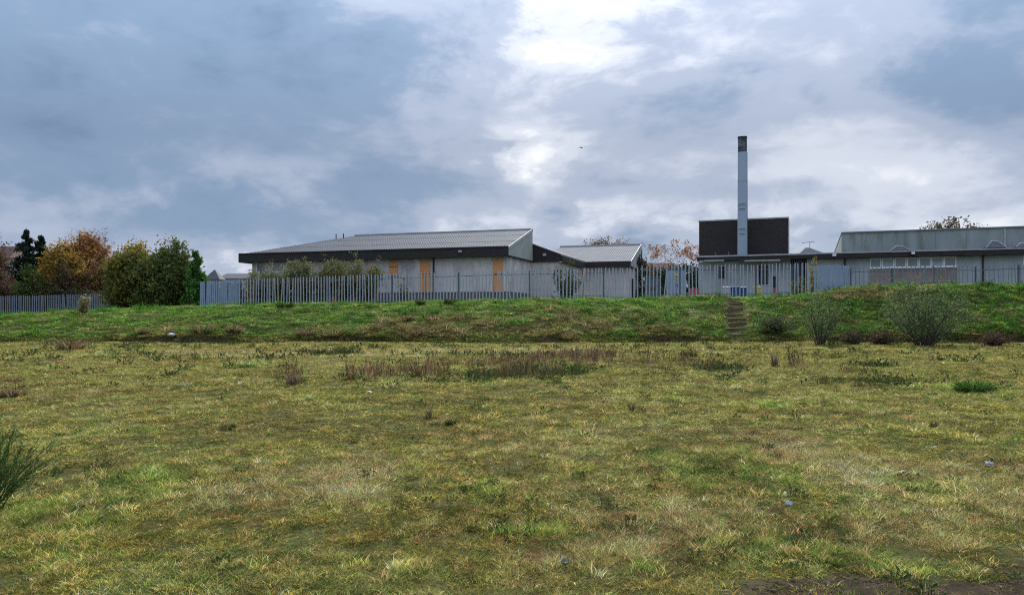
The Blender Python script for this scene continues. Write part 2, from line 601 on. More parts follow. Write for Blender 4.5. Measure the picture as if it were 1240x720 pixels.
DARK = ground_patch_params([
    (390, 664, 110, 8, 1.0), (250, 670, 60, 9, 0.4), (600, 565, 60, 10, 0.6), (780, 540, 60, 10, 0.35), (340, 510, 120, 10, 0.3),
    (640, 672, 90, 14, 0.55), (700, 660, 50, 8, 0.5), (840, 600, 40, 10, 0.4), (560, 620, 60, 9, 0.3), (1010, 470, 90, 8, 0.5)])
SOIL = ground_patch_params([(1150, 716, 190, 20, 1.25), (960, 719, 110, 9, 1.1), (620, 680, 50, 12, 0.45), (1245, 690, 60, 26, 0.9), (360, 715, 70, 8, 0.35)])
BRACKEN = ground_patch_params([
    (690, 385, 130, 16, 0.8), (540, 395, 90, 10, 0.5), (180, 398, 90, 8, 0.7), (420, 398, 130, 10, 0.6), (80, 385, 90, 6, 0.5), (1090, 351, 90, 4, 0.8),
    (890, 372, 22, 10, 0.8), (620, 405, 160, 8, 0.6), (790, 400, 60, 8, 0.3), (970, 395, 120, 14, 0.35), (1200, 385, 80, 14, 0.4), (1040, 357, 60, 5, .7)])


def soil_mask(x, y):
    return patches(SOIL, x, y) + 0.9 * (fbm(x * 1.6, y * 1.6, 77, 4) - 0.5) + 0.9 * (fbm(x * 7, y * 7, 79, 3) - 0.5)


def build_ground():
    fx = np.arange(-46, 46.01, 0.36)
    gx = np.geomspace(46.5, 4000, 34)
    xs = np.concatenate([-gx[::-1], fx, gx])
    ys = np.concatenate([-np.geomspace(8, 600, 14)[::-1], np.arange(-6, 3, 0.8), np.arange(3, 12, 0.16), np.arange(12, 38, 0.3),
                         np.arange(38, 43, 0.1), np.arange(43, 64, 0.3), np.arange(64, 90, 1.2), np.geomspace(91, 6000, 30)])
    X, Y = np.meshgrid(xs, ys)
    Z = terrain(X, Y)
    V = np.stack([X.ravel(), Y.ravel(), Z.ravel()], 1)
    nx, ny = len(xs), len(ys)
    i = (np.arange(ny - 1)[:, None] * nx + np.arange(nx - 1)[None, :]).ravel()
    Fc = np.stack([i, i + 1, i + 1 + nx, i + nx], 1)
    x, y = V[:, 0], V[:, 1]
    soil = np.clip(sstep(0.45, 0.8, soil_mask(x, y)), 0, 1)
    sc = np.exp(-((y - foot(x) - 0.08) / 0.16) ** 2) * sstep(-31, -22, x) * sstep(.3, .65, vnoise(x * 0.5, 9.1, 3))
    soil = np.maximum(soil, sc)
    m = bpy.data.materials.new('field_turf')
    m.use_nodes = True
    N, L = m.node_tree.nodes, m.node_tree.links
    b = N['Principled BSDF']
    b.inputs['Roughness'].default_value = 0.95
    b.inputs['Specular IOR Level'].default_value = 0.1
    tc = N.new('ShaderNodeTexCoord')

    def noise(s, d=6, r=0.6):
        n = N.new('ShaderNodeTexNoise')
        n.inputs['Scale'].default_value = s; n.inputs['Detail'].default_value = d; n.inputs['Roughness'].default_value = r
        L.new(tc.outputs['Object'], n.inputs['Vector'])
        return n.outputs['Fac']

    def ramp(f, stops):
        r = N.new('ShaderNodeValToRGB')
        while len(r.color_ramp.elements) < len(stops): r.color_ramp.elements.new(0.5)
        for e, (p, c) in zip(r.color_ramp.elements, stops):
            e.position = p; e.color = (*c, 1)
        L.new(f, r.inputs[0])
        return r.outputs[0]

    def mix(f, a, b_):
        n = N.new('ShaderNodeMix'); n.data_type = 'RGBA'
        L.new(f, n.inputs[0]); L.new(a, n.inputs[6]); L.new(b_, n.inputs[7])
        return n.outputs[2]
    turf = ramp(noise(9, 8, 0.7), [(0.28, (0.035, 0.03, 0.012)), (0.45, (0.085, 0.08, 0.02)), (0.6, (0.13, 0.115, 0.032)), (0.75, (0.19, 0.15, 0.065))])
    moss = ramp(noise(14, 8, 0.7), [(0.3, (0.025, 0.035, 0.01)), (0.55, (0.055, 0.075, 0.016)), (0.75, (0.11, 0.12, 0.03))])
    big = ramp(noise(0.5, 5), [(0.40, (0, 0, 0)), (0.62, (1, 1, 1))])
    c = mix(big, turf, moss)
    dirt = ramp(noise(6, 10, 0.75), [(0.3, (0.016, 0.011, 0.006)), (0.48, (0.045, 0.030, 0.016)), (0.6, (0.095, 0.064, 0.034)), (0.72, (0.20, 0.155, 0.10))])
    a = N.new('ShaderNodeAttribute'); a.attribute_name = 'soil'
    c = mix(a.outputs['Fac'], c, dirt)
    L.new(c, b.inputs['Base Color'])
    bp = N.new('ShaderNodeBump')
    bp.inputs['Strength'].default_value = 0.9
    bp.inputs['Distance'].default_value = 0.04
    L.new(noise(11, 8, 0.7), bp.inputs['Height'])
    L.new(bp.outputs[0], b.inputs['Normal'])
    me = np_mesh('ground', V, Fc, m)
    at_ = me.attributes.new('soil', 'FLOAT', 'POINT')
    at_.data.foreach_set('value', soil.astype(np.float32))
    me.polygons.foreach_set('use_smooth', [True] * len(me.polygons))
    o = link('ground', me)
    tag(o, 'rough grass field rising to a low green bank', None, None, 'structure')


build_ground()


# ------------------------------------------------------------------ buildings
def fac(A, ang, px, off=0.0):
    """distance along a facade through A (direction ang about z) where photograph column px meets it, off metres behind"""
    dx, dy = math.cos(ang), math.sin(ang)
    ax, ay = A[0] - dy * off, A[1] + dx * off
    u = (px - CX) / F
    return (u * ay - ax) / (dx - u * dy)


def to_world(A, ang, lx, ly):
    return (A[0] + lx * math.cos(ang) - ly * math.sin(ang), A[1] + lx * math.sin(ang) + ly * math.cos(ang))


def zat(py, Y, base):
    return EYE + (HY - py) / F * Y - base


def slab_roof(mb, corners, th):
    """sloping slab from four (or three) top corners"""
    mb.hull([(p[0], p[1], p[2] - th) for p in corners], corners)


def ribs(mb, x0, x1, step, low, high, clip=None, w=0.03, h=0.032):
    """raised ribs up a slope from low(x)->(y,z) to high(x)->(y,z)"""
    n = int((x1 - x0) / step)
    for k in range(n + 1):
        x = x0 + k * step
        (ya, za), (yb, zb) = low(x), high(x)
        if yb - ya < 0.15: continue
        mb.hull([(x - w, ya, za + 0.004), (x + w, ya, za + 0.004), (x + w, yb, zb + 0.004), (x - w, yb, zb + 0.004)],
                [(x - w * .6, ya, za + h), (x + w * .6, ya, za + h), (x + w * .6, yb, zb + h), (x - w * .6, yb, zb + h)])


A1 = (-0.28, 62.0); ANG1 = R(-17.5); B1 = 2.30


def board(parent, x0, x1, z0, z1, y, name='window_board'):
    """chipboard sheet fixed over a window, with its concrete surround behind and above"""
    s = MB().box(x0 - 0.12, x1 + 0.12, y - 0.02, y + 0.1, z1 + 0.004, z1 + 0.24).build('lintel', M_CONC, parent)
    b = MB().box(x0, x1, y - 0.05, y + 0.05, z0, z1).build(name, M_OSB, parent)
    MB().box(x0 - .1, x1 + .1, y - 0.1, y + 0.06, z0 - .09, z0 - .004).build('window_sill', M_CONC, parent)
    mid = z0 + (z1 - z0) * 0.55
    MB().box(x0 + 0.01, x1 - 0.01, y - 0.066, y - 0.0505, mid, mid + 0.05).build('batten', M_TIMBER, b)
    return b


def main_building():
    t = thing('pavilion_building', 'long low boarded-up building with grey hipped sheet roof and dark brown fascia', 'building',
              (A1[0], A1[1], B1), ANG1)
    L_, D, ZE, ZF, ZR, RX = 26.6, 7.3, 4.80, 4.02, 7.02, -18.5
    # roof: front slope, back slope of the hip end
    rf = MB()
    rf.hull([(-L_, 0, ZE - .12), (0, 0, ZE - .12), (0, D, ZR - .12), (RX, D, ZR - .12)],
            [(-L_, 0, ZE), (0, 0, ZE), (0, D, ZR), (RX, D, ZR)])
    rf.hull([(-L_, 0, ZE - .125), (RX, D, ZR - .125), (-L_, D, ZE - .125)], [(-L_, 0, ZE - .003), (RX, D, ZR - .003), (-L_, D, ZE - .003)])
    roof = rf.build('roof', M_ROOF, t)
    rb = MB()
    sl = (ZR - ZE) / D

    def hi(x):
        if x >= RX: return (D, ZR)
        y = (x + L_) / (RX + L_) * D
        return (y, ZE + sl * y)
    ribs(rb, -L_ + 0.3, -0.1, 0.25, lambda x: (0.0, ZE), hi)
    tag(rb.build('roof_rib', M_RIB, roof), kind='stuff')
    lp = MB()
    for yy in (2.4, 4.9):
        x0 = -L_ + (RX + L_) * yy / D + .1
        lp.box(x0, -0.05, yy, yy + 0.05, ZE + sl * yy + 0.006, ZE + sl * yy + 0.018)
    lp.build('sheet_lap', M_RIB, roof)
    MB().hull([(RX, D - .08, ZR + .0), (0.02, D - .08, ZR + .0), (0.02, D + .12, ZR + .0), (RX, D + .12, ZR + .0)],
              [(RX, D - .08, ZR + .11), (0.02, D - .08, ZR + .11), (0.02, D + .12, ZR + .11), (RX, D + .12, ZR + .11)]).build('ridge_cap', M_COPING, roof)
    # fascia boards along the eave, in lengths
    cuts = [-L_, -19.9, -14.0, fac(A1, ANG1, 522), -0.02]
    for a, b in zip(cuts[:-1], cuts[1:]):
        MB().box(a + .006, b - .006, -0.10, 0.03, ZF, ZE + .05).build('fascia', M_FASCIA, t)
    MB().box(-L_ - .06, -L_ + .001, -0.1, D, ZF, ZE + .045).build('fascia', M_FASCIA, t)
    MB().box(-L_, -0.05, -.16, -.102, ZE - .02, ZE + .085).build('gutter', M_FASCIA, t)
    MB().box(-L_ + .06, -0.3, 0.03, 0.6, ZF + .01, ZF + .06).build('soffit', M_FASCIA, t)
    # gable end cladding: two panels with a joint
    ym = 3.6
    for (y0, y1) in ((0.035, ym - .012), (ym + .012, D)):
        za, zb = ZE + sl * y0 - .13, ZE + sl * y1 - .13
        MB().hull([(-.12, y0, ZF + .1), (0, y0, ZF + .1), (0, y1, ZF + .1), (-.12, y1, ZF + .1)],
                  [(-.12, y0, za), (0, y0, za), (0, y1, zb), (-.12, y1, zb)]).build('gable_panel', M_GABLE, t)
    MB().box(-.14, .03, 0.03, D, ZF, ZF + .097).build('gable_trim', M_FASCIA, t)
    MB().hull([(.001, 0, ZE - .2), (.05, 0, ZE - .2), (.05, D, ZR - .2), (.001, D, ZR - .2)],
              [(.001, 0, ZE + .06), (.05, 0, ZE + .06), (.05, D, ZR + .1), (.001, D, ZR + .1)]).build('verge_trim', M_COPING, t)
    # walls in panels, plinth below
    W0, YW, PZ = -25.6, 0.5, 1.10
    xs = [W0] + [fac(A1, ANG1, p, YW) for p in (395, 465, 525, 612)] + [-0.22]
    for a, b in zip(xs[:-1], xs[1:]):
        MB().box(a + .008, b - .008, YW, YW + .25, PZ + .003, ZF + .05).build('wall', M_ROUGHCAST, t)
    MB().box(W0, -0.22, YW - .05, YW + .3, -0.9, PZ).build('plinth', M_PLINTH, t)
    MB().box(-.45, -.2, YW + .3, D - .1, PZ + .003, ZF + .05).build('wall', M_ROUGHCAST, t)
    MB().box(-.47, -.16, YW + .302, D - .1, -0.9, PZ).build('plinth', M_PLINTH, t)
    MB().box(W0, W0 + .25, YW + .26, D - .1, -.9, ZF + .05).build('wall', M_ROUGHCAST, t)
    MB().box(RX, -.13, D - .06, D - .001, -.9, ZR - .13).build('wall', M_ROUGHCAST, t)
    MB().box(W0 + .26, RX - .01, D - .06, D - .001, -.9, ZF + .05).build('wall', M_ROUGHCAST, t)
    # boarded windows
    for p0, p1, y0, y1 in ((471.5, 482, 315.5, 333), (509, 521, 315.5, 353), (597, 609, 315.5, 352.5)):
        x0, x1 = fac(A1, ANG1, p0, YW), fac(A1, ANG1, p1, YW)
        Y = to_world(A1, ANG1, x0, YW)[1]
        board(t, x0, x1, zat(y1, Y, B1), zat(y0, Y, B1), YW - .02)
    # high strip windows at the left behind the saplings
    for p0, p1 in ((311, 322), (330, 344), (350, 362), (366, 378)):
        x0, x1 = fac(A1, ANG1, p0, YW), fac(A1, ANG1, p1, YW)
        Y = to_world(A1, ANG1, x0, YW)[1]
        z0, z1 = zat(330, Y, B1), zat(316, Y, B1)
        w = MB()
        w.box(x0, x1, YW - .05, YW - .003, z0, z0 + .07).box(x0, x1, YW - .05, YW - .003, z1 - .07, z1)
        w.box(x0, x0 + .07, YW - .05, YW - .003, z0 + .07, z1 - .07).box(x1 - .07, x1, YW - .05, YW - .003, z0 + .07, z1 - .07)
        f = w.build('window', M_WHITE, t)
        MB().box(x0 + .07, x1 - .07, YW - .03, YW - .006, z0 + .07, z1 - .07).build('pane', M_GLASS, f)
    # downpipe, lamps, vents on the ridge
    x = fac(A1, ANG1, 525.5, YW)
    MB().tube([(x, YW - .1, -.3), (x, YW - .1, ZF + .02)], [.075, .075], 8).build('downpipe', M_FASCIA, t)
    x = fac(A1, ANG1, 558, 0)
    MB().box(x - .14, x + .14, -.2, -.103, ZF + .42, ZF + .6).build('floodlight', M_GREYPL, t)
    MB().box(-.2, -.08, 2.2, 2.34, 2.9, 3.25).build('wall_lamp', M_WHITE, t)
    for px in (407, 416):
        x = fac(A1, ANG1, px, D * .85)
        MB().tube([(x, D * .85, ZR - .6), (x, D * .85, ZR + .12)], [.05, .05], 6).build('vent_pipe', M_FASCIA, roof)


main_building()


def link_block():
    t = thing('link_block', 'small link block with black sloping gable between two grey-roofed buildings', 'building', (A1[0], A1[1], B1), ANG1)
    y0, y1 = 7.45, 18.0
    x0, x1 = -0.6, 2.7
    zl, zr, zb = 5.85, 4.62, 3.98
    MB().hull([(x0, y0 - .12, zb), (x1, y0 - .12, zb), (x1, y0, zb), (x0, y0, zb)],
              [(x0, y0 - .12, zl), (x1, y0 - .12, zr), (x1, y0, zr), (x0, y0, zl)]).build('gable_cladding', M_FASCIA, t)
    MB().hull([(x0, y0 - .2, zl), (x1 + .12, y0 - .2, zr - .04), (x1 + .12, y1, zr - .04), (x0, y1, zl)],
              [(x0, y0 - .2, zl + .1), (x1 + .12, y0 - .2, zr + .06), (x1 + .12, y1, zr + .06), (x0, y1, zl + .1)]).build('roof', M_ROOF, t)
    MB().box(x1 - .02, x1 + .1, y0 + .01, y1, zb, zr - .05).build('fascia', M_FASCIA, t)
    MB().box(x0, x1 - .25, y0 + .02, y0 + .25, .5, zb + .0).build('wall', M_ROUGHCAST, t)
    MB().box(x1 - .5, x1 - .25, y0 + .26, y1 - .4, .5, zb).build('wall', M_ROUGHCAST, t)
    MB().box(x0, x1 - .22, y0 - .02, y1 - .4, -.6, .497).build('plinth', M_PLINTH, t)
    MB().box(1.0, 1.3, y0 - .24, y0 - .122, 4.55, 4.78).build('floodlight', M_GREYPL, t)


link_block()

A3 = to_world(A1, ANG1, 7.47, 18.3); B3 = 2.35


def annexe():
    t = thing('annexe_building', 'annexe with pale grey sheet roof and grey gable beside the black-gabled link', 'building', (A3[0], A3[1], B3), ANG1)
    L_, D = 9.5, 7.9
    ZE, ZR, ZF = 4.58, 7.0, 4.0
    sl = (ZR - ZE) / D
    roof = MB().hull([(-L_, 0, ZE - .12), (0, 0, ZE - .12), (0, D, ZR - .12), (-L_, D, ZR - .12)],
                     [(-L_, 0, ZE), (0, 0, ZE), (0, D, ZR), (-L_, D, ZR)]).build('roof', M_ROOF, t)
    rb = MB()
    ribs(rb, -L_ + .1, -.1, .25, lambda x: (0, ZE), lambda x: (D, ZR))
    tag(rb.build('roof_rib', M_RIB, roof), kind='stuff')
    MB().box(-L_, .02, D - .08, D + .12, ZR + .002, ZR + .12).build('ridge_cap', M_COPING, roof)
    MB().box(-L_, -.02, -.1, .03, ZF, ZE + .05).build('fascia', M_FASCIA, t)
    MB().hull([(-.12, .035, ZF + .1), (0, .035, ZF + .1), (0, D, ZF + .1), (-.12, D, ZF + .1)],
              [(-.12, .035, ZE - .13), (0, .035, ZE - .13), (0, D, ZR - .13), (-.12, D, ZR - .13)]).build('gable_panel', M_GABLE, t)
    MB().box(-.14, .03, .032, D, ZF, ZF + .097).build('gable_trim', M_FASCIA, t)
    MB().hull([(.001, 0, ZE - .2), (.05, 0, ZE - .2), (.05, D, ZR - .2), (.001, D, ZR - .2)],
              [(.001, 0, ZE + .06), (.05, 0, ZE + .06), (.05, D, ZR + .1), (.001, D, ZR + .1)]).build('verge_trim', M_COPING, t)
    YW = .5
    xs = [-L_, fac(A3, ANG1, 722, YW), fac(A3, ANG1, 745, YW), -.25]
    for a, b in zip(xs[:-1], xs[1:]):
        MB().box(a + .008, b - .008, YW, YW + .25, .5, ZF + .05).build('wall', M_ROUGHCAST, t)
    MB().box(-L_, -.22, YW - .05, YW + .3, -.8, .497).build('plinth', M_PLINTH, t)
    MB().box(-.48, -.2, YW + .305, D + 2, -.8, ZF + .05).build('wall', M_ROUGHCAST, t)
    MB().box(-L_, -.49, D + 1.7, D + 2, -.8, ZF + .05).build('wall', M_ROUGHCAST, t)
    MB().hull([(-L_, D + .13, ZR - .25), (0, D + .13, ZR - .25), (0, D + 2.2, ZF + .06), (-L_, D + 2.2, ZF + .06)],
              [(-L_, D + .13, ZR - .05), (0, D + .13, ZR - .05), (0, D + 2.2, ZF + .26), (-L_, D + 2.2, ZF + .26)]).build('roof', M_ROOF, t)
    x0, x1 = fac(A3, ANG1, 699, YW), fac(A3, ANG1, 707, YW)
    b = board(t, x0, x1, 1.2, 3.55, YW - .02)
    x0, x1 = fac(A3, ANG1, 769, YW) + .1, -.05
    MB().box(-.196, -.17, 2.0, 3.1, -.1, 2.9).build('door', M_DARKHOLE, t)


annexe()

A2 = (16.6, 66.5); ANG2 = R(-20.0); B2 = 2.5
EZ, EF = 6.68 - B2, 6.22 - B2


def X2(px, off=0.0):
    return fac(A2, ANG2, px, off)


def boiler_house():
    t = thing('boiler_house', 'flat-roofed plant building with windowless dark brick tower rising from its roof', 'building', (A2[0], A2[1], B2), ANG2)
    xe = X2(988)
    # lower storey
    MB().box(0, xe, .02, 9, EZ - .15, EZ - .02).build('flat_roof', M_SLATE, t)
    MB().box(-.05, xe - .004, -.12, .015, EF, EZ - .13).build('fascia', M_FASCIA, t)
    MB().box(-.08, xe - .004, -.16, .1, EZ - .126, EZ).build('coping', M_COPING, t)
    YW = .45
    cols = [845.5, 857, 897, 905, 921, 942, 957.5]
    xs = [X2(p, YW) for p in cols]
    for i, (a, b) in enumerate(zip(xs[:-1], xs[1:])):
        MB().box(a + .01, b - .01, YW + .012 * (i % 2), YW + .2, -.4, EF - .02).build('wall_panel', M_RENDER, t)
    MB().box(0.02, xs[0] + .0, YW + .21, 9, -.4, EF - .02).build('wall', M_RENDER, t)
    MB().box(.3, xe, 8.7, 9, -.4, EZ - .16).build('wall', M_RENDER, t)
    # barred opening and the return panel at the right end
    xa, xb = X2(958, YW), X2(977, YW)
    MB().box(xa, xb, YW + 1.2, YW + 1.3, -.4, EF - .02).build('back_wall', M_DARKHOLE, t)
    g = MB().box(xa, xb, YW + .05, YW + .1, 2.9, 2.98).build('barred_screen', M_BLACK, t)
    for k in range(7):
        xx = xa + (k + .5) * (xb - xa) / 7
        MB().box(xx - .05, xx + .05, YW, YW + .045, -.3, EF - .03).build('bar', M_GALV_DARK, g)
    MB().box(xb + .01, xe - .01, YW - .1, YW + .2, -.4, EF - .02).build('wall_panel', M_RENDER, t)
    # windows / louvres / door
    for p0, p1, q0, q1 in ((870, 879, 323, 337), (919, 931, 322, 344)):
        x0, x1 = X2(p0, YW), X2(p1, YW)
        Y = to_world(A2, ANG2, x0, YW)[1]
        z0, z1 = zat(q1, Y, B2), zat(q0, Y, B2)
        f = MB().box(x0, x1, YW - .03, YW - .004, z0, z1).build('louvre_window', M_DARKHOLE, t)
        for k in range(3):
            xx = x0 + (k + .5) * (x1 - x0) / 3
            MB().box(xx - .04, xx + .04, YW - .06, YW - .031, z0, z1).build('bar', M_GALV_DARK, f)
    x0, x1 = X2(936, YW), X2(941, YW)
    MB().box(x0, x1, YW - .035, YW - .004, -.3, 2.3).build('door', M_FASCIA, t)
    # thin canopies under the fascia
    for p0, p1, q0, th, dp, m in ((853, 877, 315.5, .10, .9, M_COPING), (896, 957, 315, .12, .7, M_RUST)):
        x0, x1 = X2(p0, -.3), X2(p1, -.3)
        Y = to_world(A2, ANG2, x0, -.3)[1]
        z = zat(q0, Y, B2)
        c = MB().hull([(x0, -dp, z - th), (x1, -dp, z - th), (x1, YW - .01, z - th + .05), (x0, YW - .01, z - th + .05)],
                      [(x0, -dp, z), (x1, -dp, z), (x1, YW - .01, z + .05), (x0, YW - .01, z + .05)]).build('canopy', m, t)
        MB().box(x0 + .4, x1 - .8, -dp - .04, -dp - .003, z - th - .03, z - .04).build('canopy_edge', M_COPING, c)
    # dark brick tower
    o = 1.7
    x0, x1 = X2(846.5, o), X2(954.5, o)
    Y = to_world(A2, ANG2, x0, o)[1]
    zt = zat(268.5, Y, B2)
    tw = MB().box(x0, x1, o, o + 5.5, EZ - .01, zt).build('brick_tower', M_DARKBRICK, t)
    MB().box(x0 - .05, x1 + .05, o - .05, o + 5.55, zt + .003, zt + .12).build('coping', M_COPING, tw)
    MB().box(x1 + .003, x1 + .09, o - .03, o + .12, EZ, zt).build('corner_trim', M_COPING, tw)
    # vent and small fittings on roof edge
    for px in (866, 882):
        x = X2(px)
        MB().tube([(x, .3, EZ - .02), (x, .3, EZ + .35)], [.05, .05], 6).build('vent_pipe', M_GALV_DARK, t)


boiler_house()


def chimney():
    off = .85
    px = 899.0
    x = X2(px, off)
    wx, wy = to_world(A2, ANG2, x, off)
    zb = 6.68
    t = thing('chimney_stack', 'tall pale blue-grey chimney with soot-blackened top in front of the dark brick tower', 'chimney', (wx, wy, zb), ANG2)
    H = EYE + (HY - 166) / F * wy - zb
    r0, r1 = .41, .375

    def ring(z, r):
        c = r * .42
        return [(-r + c, -r, z), (r - c, -r, z), (r, -r + c, z), (r, r - c, z), (r - c, r, z), (-r + c, r, z), (-r, r - c, z), (-r, -r + c, z)]
    zs = [0, 2.2, 4.4, 6.6, H - 1.35]
    for a, b in zip(zs[:-1], zs[1:]):
        ra, rb = r0 + (r1 - r0) * a / H, r0 + (r1 - r0) * b / H
        s = MB().hull(ring(a + .012, ra), ring(b - .012, rb)).build('stack_section', M_STACK, t)
    for z in zs[:-1]:
        r = r0 + (r1 - r0) * z / H
        MB().hull(ring(z - .04 if z else 0, r + .018), ring(z + .04, r + .018)).build('flange', M_STACK, t)
    MB().hull(ring(H - 1.338, r1), ring(H - .1, r1)).build('sooty_top', M_SOOT, t)
    MB().hull(ring(H - .098, r1 + .02), ring(H, r1 + .03)).build('cap', M_SOOT, t)
    for z in (zat(278, wy, zb), zat(248, wy, zb)):
        h = MB().box(-.28, .28, -r0 - .06, -r0 + .02, z - .4, z + .02).build('hatch', M_STACK, t)
        MB().box(-.3, .3, -r0 - .14, -r0 - .062, z + .023, z + .12).build('hatch_hood', M_STACK, h)
    MB().tube([(r0 + .03, -r0 * .3, 0), (r0 + .0, -r0 * .3, H - 1.4)], [.022, .022], 5).build('lightning_conductor', M_GALV_DARK, t)
    MB().box(-.6, .6, -.6, .6, -.02, .05).build('base_plate', M_GALV_DARK, t)


chimney()


def classroom_block():
    xs0 = X2(988)
    t = thing('classroom_block', 'long flat-roofed block with grey-green clad upper storey and row of white-framed windows', 'building', (A2[0], A2[1], B2), ANG2)
    XE = 46.0
    MB().box(xs0, XE, .02, 24, EZ - .15, EZ - .02).build('flat_roof', M_SLATE, t)
    cuts = [xs0, X2(1023), X2(1100), X2(1190), 30.5, 38, XE]
    for i, (a, b) in enumerate(zip(cuts[:-1], cuts[1:])):
        MB().box(a + .006, b - .006, -.12 - .004 * (i % 2), .015, EF - .04, EZ - .1).build('fascia', M_FASCIA, t)
        MB().box(a + .006, b - .006, -.16, .1, EZ - .097, EZ + .006 * (i % 3)).build('coping', M_COPING, t)
    YW = .45
    WX0, WX1 = X2(1053, YW), X2(1158.5, YW)
    for a, b in ((xs0, X2(1022, YW)), (X2(1022, YW), WX0), (WX1, X2(1190, YW)), (X2(1190, YW), 30.5), (30.5, 38), (38, XE)):
        MB().box(a + .006, b - .006, YW, YW + .25, -.6, EF - .045).build('wall', M_RENDER, t)
    Yw = to_world(A2, ANG2, (WX0 + WX1) / 2, YW)[1]
    z0, z1 = zat(323.5, Yw, B2), EF - .05
    MB().box(WX0, WX1, YW + .03, YW + .25, -.6, z0 - .08).build('brick_panel', M_PINKBRICK, t)
    MB().box(WX0 - .03, WX1 + .03, YW - .06, YW + .2, z0 - .077, z0).build('window_sill', M_WHITE, t)
    zl = zat(341.5, Yw, B2)
    MB().box(WX0 + 1.9, WX1 - .1, YW - .03, YW + .027, zl, zl + .07).build('brick_band', M_COPING, t)
    pxs = [1053, 1067.5, 1083, 1098, 1112.5, 1127.5, 1143, 1158.5]
    for i, (a, b) in enumerate(zip(pxs[:-1], pxs[1:])):
        x0, x1 = X2(a, YW) + .012, X2(b, YW) - .012
        w = MB()
        e = .085
        top = z1 - (.05 if i % 2 else .0)
        w.box(x0, x1, YW, YW + .1, z0 + .003, z0 + e).box(x0, x1, YW, YW + .1, z1 - .1, z1)
        w.box(x0, x0 + e, YW, YW + .1, z0 + e, z1 - .1).box(x1 - e, x1, YW, YW + .1, z0 + e, z1 - .1)
        f = w.build('window', M_WHITE, t)
        MB().box(x0 + e, x1 - e, YW + .05, YW + .07, z0 + e, z1 - .1).build('pane', M_GLASS, f)
        if i in (1, 5):
            MB().box(x0 + e, x1 - e, YW + .03, YW + .049, z0 + e, z0 + .55 * (z1 - z0)).build('blind', M_GREYPL, f)
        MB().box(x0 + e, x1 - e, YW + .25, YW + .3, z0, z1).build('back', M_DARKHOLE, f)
    x0 = X2(1239, YW)
    f = MB().box(x0, x0 + .09, YW - .02, YW - .003, z0, z1).box(x0 + 1.3, x0 + 1.39, YW - .02, YW - .003, z0, z1).box(x0 + .09, x0 + 1.3, YW - .02, YW - .003, z1 - .1, z1).box(x0 + .09, x0 + 1.3, YW - .02, YW - .003, z0, z0 + .09).build('window', M_WHITE, t)
    MB().box(x0 + .09, x0 + 1.3, YW - .015, YW - .004, z0 + .09, z1 - .1).build('pane', M_GLASS, f)
    # upper storey, its clad front in panels, roof falling to the back
    o = 3.0
    xl = X2(1019.5, o)
    Y = to_world(A2, ANG2, xl, o)[1]
    zt = zat(282.5, Y, B2)
    DB = 17.0
    zb = EZ + .15
    edges = [xl] + [X2(p, o) for p in (1043, 1068, 1096, 1133, 1170, 1217)] + [27.2, 30, 33, 36, 39, 42, XE]
    for i, (a, b) in enumerate(zip(edges[:-1], edges[1:])):
        MB().box(a + .008, b - .008, o - .012 * (i % 2), o + .15, EZ - .015, zt).build('cladding_panel', M_CLAD, t)
    MB().box(X2(1217, o) - .07, X2(1217, o) + .07, o - .05, o - .014, EZ - .01, zt).build('cover_strip', M_COPING, t)
    MB().hull([(xl - .02, o + .15, EZ - .015), (xl + .1, o + .15, EZ - .015), (xl + .1, o + DB, EZ - .015), (xl - .02, o + DB, EZ - .015)],
              [(xl - .02, o + .15, zt), (xl + .1, o + .15, zt), (xl + .1, o + DB, zb), (xl - .02, o + DB, zb)]).build('side_cladding', M_CLAD, t)
    MB().hull([(xl - .05, o - .1, zt + .003), (XE, o - .1, zt + .003), (XE, o + DB, zb + .003), (xl - .05, o + DB, zb + .003)],
              [(xl - .05, o - .1, zt + .11), (XE, o - .1, zt + .11), (XE, o + DB, zb + .11), (xl - .05, o + DB, zb + .11)]).build('upper_roof', M_ROOF, t)
    # rooflights on the flat roof
    for p0, p1, q, oy in ((1079, 1101, 297.5, 1.0), (1195, 1218, 291.5, .9), (1231, 1252, 294, .9)):
        x0, x1 = X2(p0, oy), X2(p1, oy)
        Yk = to_world(A2, ANG2, x0, oy)[1]
        zk = max(zat(q, Yk, B2), EZ + .2)
        cx = (x0 + x1) / 2
        r = MB().box(x0, x1, oy, oy + 1.2, EZ - .018, EZ + .12).build('rooflight', M_FASCIA, t)
        MB().hull([(x0 - .06, oy - .06, EZ + .123), (x1 + .06, oy - .06, EZ + .123), (x1 + .06, oy + 1.26, EZ + .123), (x0 - .06, oy + 1.26, EZ + .123)],
                  [(cx - .2, oy + .5, zk), (cx + .2, oy + .5, zk), (cx + .2, oy + .7, zk), (cx - .2, oy + .7, zk)]).build('dome', M_SLATE, r)
        MB().tube([(cx - .28, oy + .6, zk), (cx + .28, oy + .6, zk)], [.05, .05], 6).build('ridge_cap', M_COPING, r)
        for e0 in (x0 - .06, x1 + .06):
            MB().tube([(e0, oy - .07, EZ + .14), (cx + (.2 if e0 > cx else -.2), oy + .48, zk)], [.035, .035], 5).build('hip_strip', M_COPING, r)
    for px, m in ((1023, M_RUST), (1190, M_RUST)):
        x = X2(px, YW)
        MB().tube([(x, YW - .1, -.3), (x, YW - .1, EF)], [.07, .07], 8).build('downpipe', m, t)
    for px in (1010, 1105):
        x = X2(px)
        fl = MB().box(x - .16, x + .16, -.34, -.13, EF + .12, EF + .36).build('floodlight', M_GREYPL if px == 1010 else M_BLACK, t)
        MB().box(x - .12, x + .12, -.352, -.342, EF + .15, EF + .33).build('lens', M_WHITE, fl)


classroom_block()


